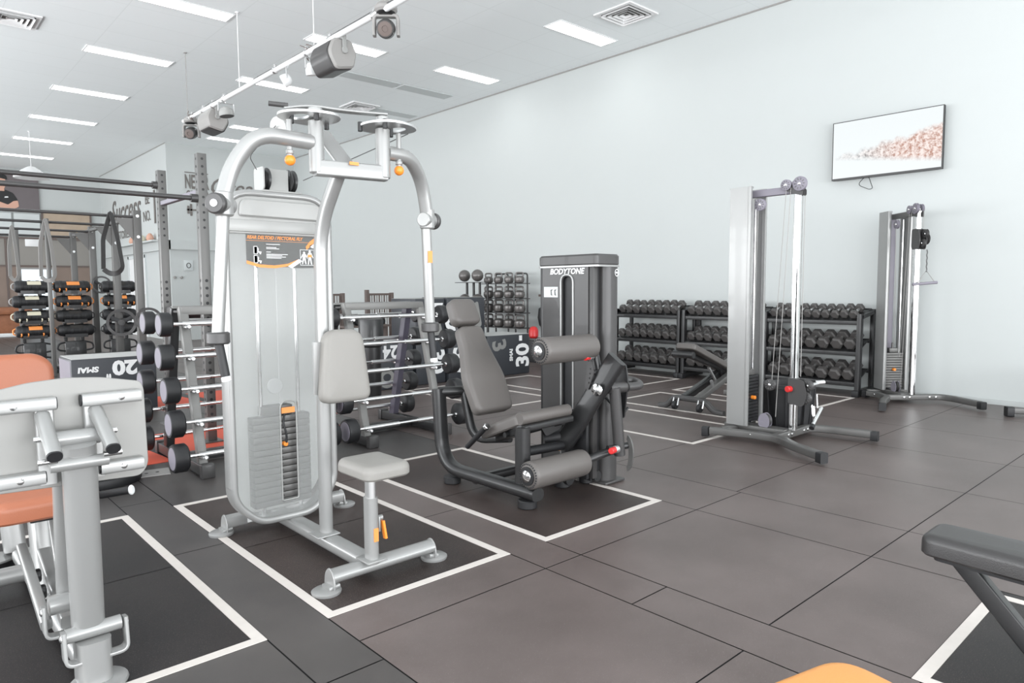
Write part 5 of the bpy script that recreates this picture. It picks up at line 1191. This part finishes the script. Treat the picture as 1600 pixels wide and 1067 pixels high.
jump_box(5.78, 6.46, 7.68, 8.3, .615, 1.17, 'camouflage jump box, top of the stack behind the headrest', deco=dB, top='camo_grey')
jump_box(6.48, 7.33, 7.66, 8.3, 0, .605, 'black jump box with sideways 30, lying below the kettlebell rack', deco=dE, top='box_top')

# barrel, slatted stands, small weights behind
b = MB(); b.lathe((4.37, 7.33, 0), (0, 0, 1), [(.10, 0), (.11, .02), (.115, .60), (.145, .62), (.148, .92), (.142, .94), (.08, .942)], 30)
tag(b.build('storage_barrel', 'black_paint'), 'tall dark cylindrical barrel behind the right barbell rack', 'barrel')
def slat_stand(x0, x1, y, h, label, n=9, mm='brown'):
    t = thing('slatted_stand', label, 'slatted stand', ((x0+x1)/2, y, 0), 'slatted stands at the back')
    for x in (x0, x1):
        b = MB(); b.bb((x-.035, y-.035, 0), (x+.035, y+.035, h+(.06 if x == x0 else 0)), .004); b.build('post', mm, t)
    for z in (h-.03, .15):
        b = MB(); b.bb((x0, y-.015, z-.02), (x1, y+.015, z+.02)); b.build('rail', mm, t)
    for k in range(n):
        x = x0+(x1-x0)*(k+1)/(n+1); b = MB(); b.bb((x-.012, y-.01, .15), (x+.012, y+.01, h-.03)); b.build('slat', 'mid_grey' if k % 2 else mm, t)
slat_stand(7.08, 7.64, 12.0, 1.22, 'dark slatted stand against the wall above the dark barrel')
slat_stand(6.2, 6.55, 12.0, 1.22, 'brown slatted stand partly hidden beside the pec fly post', 5)
RB = []
for k in range(6):
    t = None
    b = MB(); b.lathe((6.28+k*.13, 11.3, .70), (0, -1, 0), [(.05, 0), (.065, .02), (.065, .10), (.05, .12)], 14)
    tag(b.build('round_dumbbell', 'black_rubber'), f'small dark round dumbbell, {ORD[k]} from left on the low stand behind the barrel', 'dumbbell', 'round dumbbells on the low stand')
b = MB(); b.bb((6.15, 11.1, .60), (7.05, 11.4, .635)); b.bb((6.2, 11.15, 0), (6.26, 11.35, .60)); b.bb((6.95, 11.15, 0), (7.01, 11.35, .60)); tag(b.build('low_stand', 'brown'), 'low brown stand holding small round dumbbells behind the barrel', 'stand')

# ------------------------------------------------------------------ kettlebells
def kettlebell():
    t = thing('kettlebell', '', 'kettlebell', (0, 0, 0))
    b = MB(); b.lathe((0, 0, 0), (0, 0, 1), [(.05, 0), (.075, .012), (.09, .055), (.083, .10), (.05, .125), (.02, .13)], 20); b.build('bell', 'kettle_grey', t)
    b = MB(); b.tube([(0, .055, .09), (0, .068, .185), (0, -.068, .185), (0, -.055, .09)], .015, .04, 10); b.build('handle', 'kettle_grey', t)
    return t
mat('kettle_grey', (.13, .12, .115), .32, metal=.3, coat=.3)
def kb_rack():
    t = thing('kettlebell_rack', 'tall dark rack holding rows of kettlebells against the right wall', 'kettlebell rack', (8.6, 9.55, 0))
    ys = (9.97, 9.70, 9.42, 9.15)
    for a, c in ((9.97, 9.62), (9.42, 9.10)):
        b = MB(); b.tube([(8.66, a, 0), (8.66, a, 1.56), (8.66, c, 1.56), (8.66, c, 0)], .016, .06, 10); b.build('frame_loop', 'graphite_paint', t)
    for z in (1.42, 1.40, 1.13, .87, .60)[1:]:
        b = MB(); b.bb((8.38, 9.02, z-.03), (8.65, 10.06, z-.015)); b.build('shelf', 'graphite_paint', t)
    b = MB(); b.bb((8.42, 9.02, 1.395+.16), (8.60, 10.06, 1.395+.172)) if False else b.bb((8.60, 9.05, .0), (8.86, 10.0, .04)); b.build('base', 'black_paint', t)
kb_rack()
first = None; rows = [(.60, 'bottom'), (.87, 'second lowest'), (1.13, 'second highest'), (1.40, 'top')]
for z, nm in rows:
    for k in range(4):
        o = first if False else (kettlebell() if first is None else copy_tree(first))
        if first is None: first = o
        o.location = (8.50, 10.0-.285*k-.01, z-.0145); o.rotation_euler = (0, 0, R(random.uniform(20, 70))); s_ = 1.0 if z > 1.3 else (1.1 if z > .9 else 1.2); o.scale = (s_, s_, s_)
        o['label'] = f'grey kettlebell, {ORD[k]} from left on the {nm} shelf of the kettlebell rack'; o['group'] = 'kettlebells on the rack'
# ball stands at the left of the kettlebells
def ball_stand():
    t = thing('ball_stand', 'dark upright stand with two medicine balls behind the leg extension headrest', 'ball stand', (8.2, 9.9, 0))
    for y in (9.80, 10.02, 10.20, 10.40):
        b = MB(); b.bar([(8.31, y, 0), (8.31, y, 1.40)], .035, .04, up=(1, 0, 0)); b.build('post', 'graphite_paint', t)
    for z in (1.40, .95):
        b = MB(); b.bb((8.08, 9.72, z), (8.32, 10.48, z+.012)); b.build('tray', 'graphite_paint', t)
ball_stand()
for k, (y, z, nm) in enumerate(((9.91, 1.53, 'right ball on top of the ball stand'), (10.29, 1.53, 'left ball on top of the ball stand'), (9.91, 1.08, 'right ball on the lower tray of the ball stand'), (10.29, 1.08, 'left ball on the lower tray of the ball stand'))):
    b = MB(); b.ball((8.165, y, z-.006+.008), .112, 22); o = b.build('medicine_ball', 'kettle_grey'); tag(o, f'grey round medicine ball, {nm}', 'medicine ball', 'medicine balls on the ball stand')
def hoop_hook():
    t = thing('handle_rack', 'chrome handles and a dark bag hanging beside the kettlebell rack', 'wall rack', (8.9, 8.75, 1.2))
    b = MB(); b.tube([(8.85, 8.93, .95), (8.85, 8.93, 1.46), (8.85, 8.66, 1.48), (8.85, 8.64, .95)], .018, .03, 10); b.build('chrome_loop', 'chrome', t)
    b = MB(); b.lathe((8.80, 8.80, .55), (0, 0, 1), [(.03, 0), (.10, .08), (.13, .22), (.11, .38), (.05, .42)], 14); b.build('bag', 'black_rubber', t)
    b = MB(); b.bb((8.82, 8.6, 1.14), (8.93, 8.98, 1.18)); b.build('bracket', 'brown', t)
hoop_hook()
t = thing('small_crate', 'low black crate on the floor under the hanging handles', 'crate', (8.52, 8.78, 0))
b = MB(); b.bb((8.38, 8.62, 0), (8.66, 8.94, .40), .01); b.build('body', 'black_rubber', t)
b = MB(); b.bb((8.37, 8.61, .38), (8.67, 8.95, .42), .006); b.build('rim', 'graphite_paint', t)
b = MB(); b.lathe((8.5, 8.78, .421), (0, 0, 1), [(.06, 0), (.085, .03), (.085, .13), (.06, .18), (.03, .20)], 16); tag(b.build('weight_bag', 'red_knob'), 'small red rounded weight bag standing on the low black crate', 'weight bag')

# ------------------------------------------------------------------ bumper plates lying behind the leg press, and a floor anchor
for s_, (cx_, cy_, nm) in enumerate(((1.04, 5.33, 'right'), (.52, 5.20, 'left'))):
    for k in range(3):
        t = thing('bumper_plate', f'black bumper plate lying flat, {["bottom","middle","top"][k]} of the {nm} pile behind the leg press', 'weight plate', (cx_, cy_, k*.062), 'bumper plates lying on the floor')
        x = cx_+random.uniform(-.02, .02)
        b = MB(); b.lathe((x, cy_, k*.062), (0, 0, 1), [(.215, .004), (.242, 0), (.248, .010), (.248, .050), (.242, .060), (.215, .056), (.06, .055)], 40); b.build('disc', 'black_rubber', t)
        b = MB(); b.lathe((x, cy_, k*.062+.052), (0, 0, 1), [(.045, 0), (.045, .008), (.030, .009)], 20); b.build('hub', 'satin_steel', t)
def anchor():
    t = thing('floor_anchor', 'small grey metal anchor plate on the floor near the barbell rack foot', 'floor plate', (1.4, 5.3, 0))
    b = MB(); b.prism([(1.27, 5.24), (1.46, 5.20), (1.50, 5.38), (1.31, 5.42)], Matrix.Identity(4), .010, .002); b.build('plate', 'mid_grey', t)
    for p in ((1.33, 5.31), (1.40, 5.30)):
        b = MB(); b.cyl((*p, .010), (*p, .0112), .012, 12); b.build('hole', 'black', t)
anchor()

# ------------------------------------------------------------------ wall graphics, ledge, door, far wall
b = MB(); b.bb((5.47, 18.92, 2.33), (XW-.01, YB, 2.56)); b.bb((5.47, 18.92, 2.33), (5.55, YF, 2.56)); struct(b.build('trim_3', 'wall_paint'))
b = MB(); b.bb((5.30, 19.6, 2.56), (5.55, 23.6, 2.60)); struct(b.build('trim_4', 'wall_paint'))
def door(): 
    t = bpy.data.objects.new('door_1', None); C.objects.link(t); t.location = (5.5, 21.9, 0); t['kind'] = 'structure'
    b = MB(); b.bb((5.53, 21.2, .0), (5.55, 22.8, 2.20)); b.build('door_leaf', 'vent_white', t)
    b = MB(); b.bb((5.51, 21.10, 0), (5.55, 21.2, 2.28)); b.bb((5.51, 22.8, 0), (5.55, 22.9, 2.28)); b.bb((5.51, 21.10, 2.20), (5.55, 22.9, 2.28)); b.build('door_frame', 'panel_grey', t)
    b = MB(); b.bb((5.50, 21.3, 1.0), (5.53, 21.34, 1.2)); b.build('door_handle', 'satin_steel', t)
door()
for k, (y, s_) in enumerate(((20.2, .10), (21.0, .12), (21.9, .10))):
    b = MB(); b.lathe((5.42, y, 2.60), (0, 0, 1), [(s_*.7, 0), (s_, .06), (s_*.8, .14), (s_*.3, .2)], 12)
    tag(b.build('ornament', 'skin' if k != 1 else 'bag_label'), ['small tan pot nearest the corner on the high ledge', 'small cream pot in the middle of the high ledge', 'small tan pot farthest along the high ledge'][k], 'pot', 'small pots on the high ledge')
def sign(name, label, body_list, cat='wall lettering'):
    t = thing(name, label, cat, body_list[0][1].translation[:])
    for i, (bd, M, sz, mm, kw) in enumerate(body_list): text('lettering', bd, M, sz, mm, t, **kw)
    return t
mat('decal', (.16, .145, .135), .6)
t = sign('wall_decal', 'NEVER GIVE UP wall lettering with a small barbell drawing', [('NEVER', face_negY(6.27, 18.985, 4.06), .50, 'decal', dict(bold=.012, sx=.40)), ('GIVE UP', face_negY(6.27, 18.985, 3.72), .34, 'decal', dict(bold=.006, sx=.46))])
b = MB(); b.bb((6.0, 18.98, 3.34), (6.54, 18.99, 3.38))
for x in (6.03, 6.10, 6.41, 6.48): b.bb((x-.02, 18.98, 3.21 if .1 < abs(x-6.27) < .22 else 3.26), (x+.03, 18.99, 3.51 if .1 < abs(x-6.27) < .22 else 3.46))
b.bb((5.98, 18.98, 4.30), (6.56, 18.99, 4.32)); b.build('barbell_drawing', 'decal', t)
sign('wall_script', 'cursive word starting with a big looped capital on the back wall', [('Great', face_negY(7.22, 18.985, 4.0), .60, 'decal', dict(shear=.35, sx=.95, bold=.004))])
def faceX(y, z): return basis((5.535, y, z), (0, -1, 0), (0, 0, 1))
sign('wall_script', 'cursive word high on the side wall behind the pull up rig', [('Success', faceX(23.1, 3.62), 1.05, 'decal', dict(shear=.35, bold=.004)), ('STORIES', faceX(23.3, 2.95), .34, 'decal', dict())])
sign('wall_numeral', 'large pale numeral 1 lettered on the side wall corner', [('1', faceX(20.1, 3.45), 1.25, 'decal', dict(bold=.01)), ('BE', faceX(20.75, 3.75), .40, 'decal', dict()), ('NO.', faceX(20.85, 3.3), .40, 'decal', dict())])
t = thing('wall_notice', 'small grey framed notice on the white back wall', 'notice', (5.98, 18.98, 1.93))
b = MB(); b.bb((5.87, 18.97, 1.80), (6.09, 18.998, 2.06), .004); b.build('board', 'panel_grey', t)
b = MB(); q = [(5.98+.06*math.cos(a), 1.93+.07*math.sin(a)) for a in [2*math.pi*i/20 for i in range(20)]]; b.plate(q, [inset(q, .02)], face_negY(0, 18.968, 0), .003); b.build('ring_mark', 'dark_ink', t)
for k, x in enumerate((5.64, 5.80)):
    b = MB(); b.lathe((x, 18.998, 1.62), (0, -1, 0), [(.035, 0), (.035, .03), (.02, .04)], 14); tag(b.build('wall_hook', 'mid_grey'), ['left round hook on the back wall below the notice', 'right round hook on the back wall below the notice'][k], 'hook', 'round hooks on the back wall')

# far wall: poster, boards, brown panelling, small bright window
mat('poster_grey', (.14, .12, .125), .5)
t = thing('poster', 'grey poster of a person in black t shirt with folded arms', 'poster', (2.4, 25.97, 4.3))

mat('poster_grey', (.14, .12, .125), .5)
b = MB(); b.bb((1.0, 25.94, 3.70), (3.86, 25.99, 4.94)); b.build('board', 'poster_grey', t)
b = MB(); b.bb((1.0, 25.932, 3.70), (3.86, 25.94, 3.80)); b.build('bottom_strip', 'white_ink', t)
FY = face_negY(0, 25.937, 0)
b = MB(); b.prism(rpoly([(2.45, 3.80), (2.45, 4.1), (2.50, 4.28), (2.74, 4.36), (3.02, 4.34), (3.20, 4.26), (3.31, 4.06), (3.28, 3.98), (3.14, 3.92), (3.08, 3.80)], .04), FY, .004); b.build('black_shirt', 'black', t)
b = MB(); b.prism(rpoly([(2.70, 4.30), (2.68, 4.60), (2.75, 4.74), (2.90, 4.76), (3.02, 4.68), (3.04, 4.50), (2.98, 4.36), (3.0, 4.30)], .05), FY @ Matrix.Translation((0, 0, .001)), .005)
b.prism(rpoly([(2.60, 3.80), (2.62, 3.96), (2.85, 3.98), (3.06, 3.90), (3.20, 4.02), (3.31, 4.04), (3.33, 3.86), (3.24, 3.80)], .03), FY @ Matrix.Translation((0, 0, .002)), .006); b.build('skin_areas', 'skin', t)
b = MB(); b.prism(rpoly([(2.66, 4.60), (2.68, 4.80), (2.88, 4.86), (3.06, 4.76), (3.08, 4.64), (2.90, 4.68)], .04), FY @ Matrix.Translation((0, 0, .002)), .006); b.build('dark_hair', 'black', t)
b = MB(); b.prism(rpoly([(2.98, 4.10), (3.08, 4.11), (3.07, 4.15), (2.99, 4.14)], .01), FY @ Matrix.Translation((0, 0, .003)), .006); b.build('shirt_logo', 'white_ink', t)
mat('panel_brown', (.22, .165, .135), .55, var=.12, vscale=2); mat('panel_taupe', (.26, .245, .225), .55); mat('board_tan', (.42, .33, .25), .6, var=.2, vscale=3); mat('daylight_pane', (.6, .7, .75), .3, emit=(.85, .93, 1.0), es=.7)
b = MB(); b.bb((-6, 25.90, 2.06), (5.15, 25.99, 2.92)); b.cur = 1; b.bb((-6, 25.88, 0), (5.15, 25.99, 2.06)); struct(b.build('trim_5', ['panel_taupe', 'panel_brown']))
b = MB()
for x in (2.9, 5.12): b.bb((x, 25.86, 0), (x+.05, 25.90, 2.92))
b.bb((-6, 25.85, 2.04), (5.15, 25.90, 2.09)); b.bb((-6, 25.85, 2.88), (5.15, 25.90, 2.94)); struct(b.build('trim_6', 'brown'))
t = thing('notice_board', 'wide tan board in a thin dark frame above the brown panelling', 'notice board', (4.5, 25.95, 3.35))
b = MB(); b.bb((3.92, 25.93, 2.96), (5.20, 25.98, 3.76)); b.build('board', 'board_tan', t)
b = MB(); b.plate([(3.88, 2.93), (5.24, 2.93), (5.24, 3.80), (3.88, 3.80)], [[(3.93, 2.98), (5.19, 2.98), (5.19, 3.75), (3.93, 3.75)]], face_negY(0, 25.95, 0), .04); b.build('frame', 'brown', t)
for k, (x0, x1) in enumerate(((2.0, 3.12), (3.18, 3.84))):
    b = MB(); b.bb((x0, 25.93, 2.98), (x1, 25.98, 3.66)); tag(b.build('glass_panel', 'panel_grey'), ['pale glass panel below the poster, left of two', 'pale glass panel below the poster, right of two'][k], 'glass panel', 'pale glass panels below the poster')
b = MB(); b.bb((3.42, 25.84, 2.66), (3.80, 25.90, 2.88), .01); tag(b.build('exit_sign', 'light_diffuser_soft') if 'light_diffuser_soft' in MAT else b.build('exit_sign', 'vent_white'), 'small white box sign on the taupe band of the far wall', 'sign')
w_ = bpy.data.objects.new('window_1', None); C.objects.link(w_); w_.location = (3.66, 25.86, 1.4); w_['kind'] = 'structure'
b = MB(); b.bb((3.28, 25.86, .72), (4.07, 25.875, 1.96)); b.build('pane', 'daylight_pane', w_)
b = MB(); b.plate([(3.22, .66), (4.13, .66), (4.13, 2.02), (3.22, 2.02)], [[(3.28, .72), (4.07, .72), (4.07, 1.96), (3.28, 1.96)]], face_negY(0, 25.88, 0), .03); b.build('window_frame', 'mid_grey', w_)
t = thing('counter', 'low reddish wooden counter at the left edge far in the back', 'counter', (2.2, 24.6, 0))
b = MB(); b.bb((1.0, 24.4, .0), (3.05, 24.9, .62), .02); b.build('body', 'wood', t)
b = MB(); b.bb((.95, 24.3, .62), (3.3, 25.0, .84), .06); b.build('top', 'wood', t)
b = MB(); b.bb((.9, 24.2, .0), (3.3, 24.32, .10), .01); b.build('kick_board', 'white_plastic', t)
b = MB(); b.lathe((2.81, 19.73, ZC), (0, 0, -1), [(.03, 0), (.006, .03), (.006, .80), (.08, .82), (.20, .90), (.36, 1.05), (.36, 1.08)], 24); tag(b.build('pendant_light', 'vent_white'), 'white dome pendant light hanging far back at the left', 'pendant light')
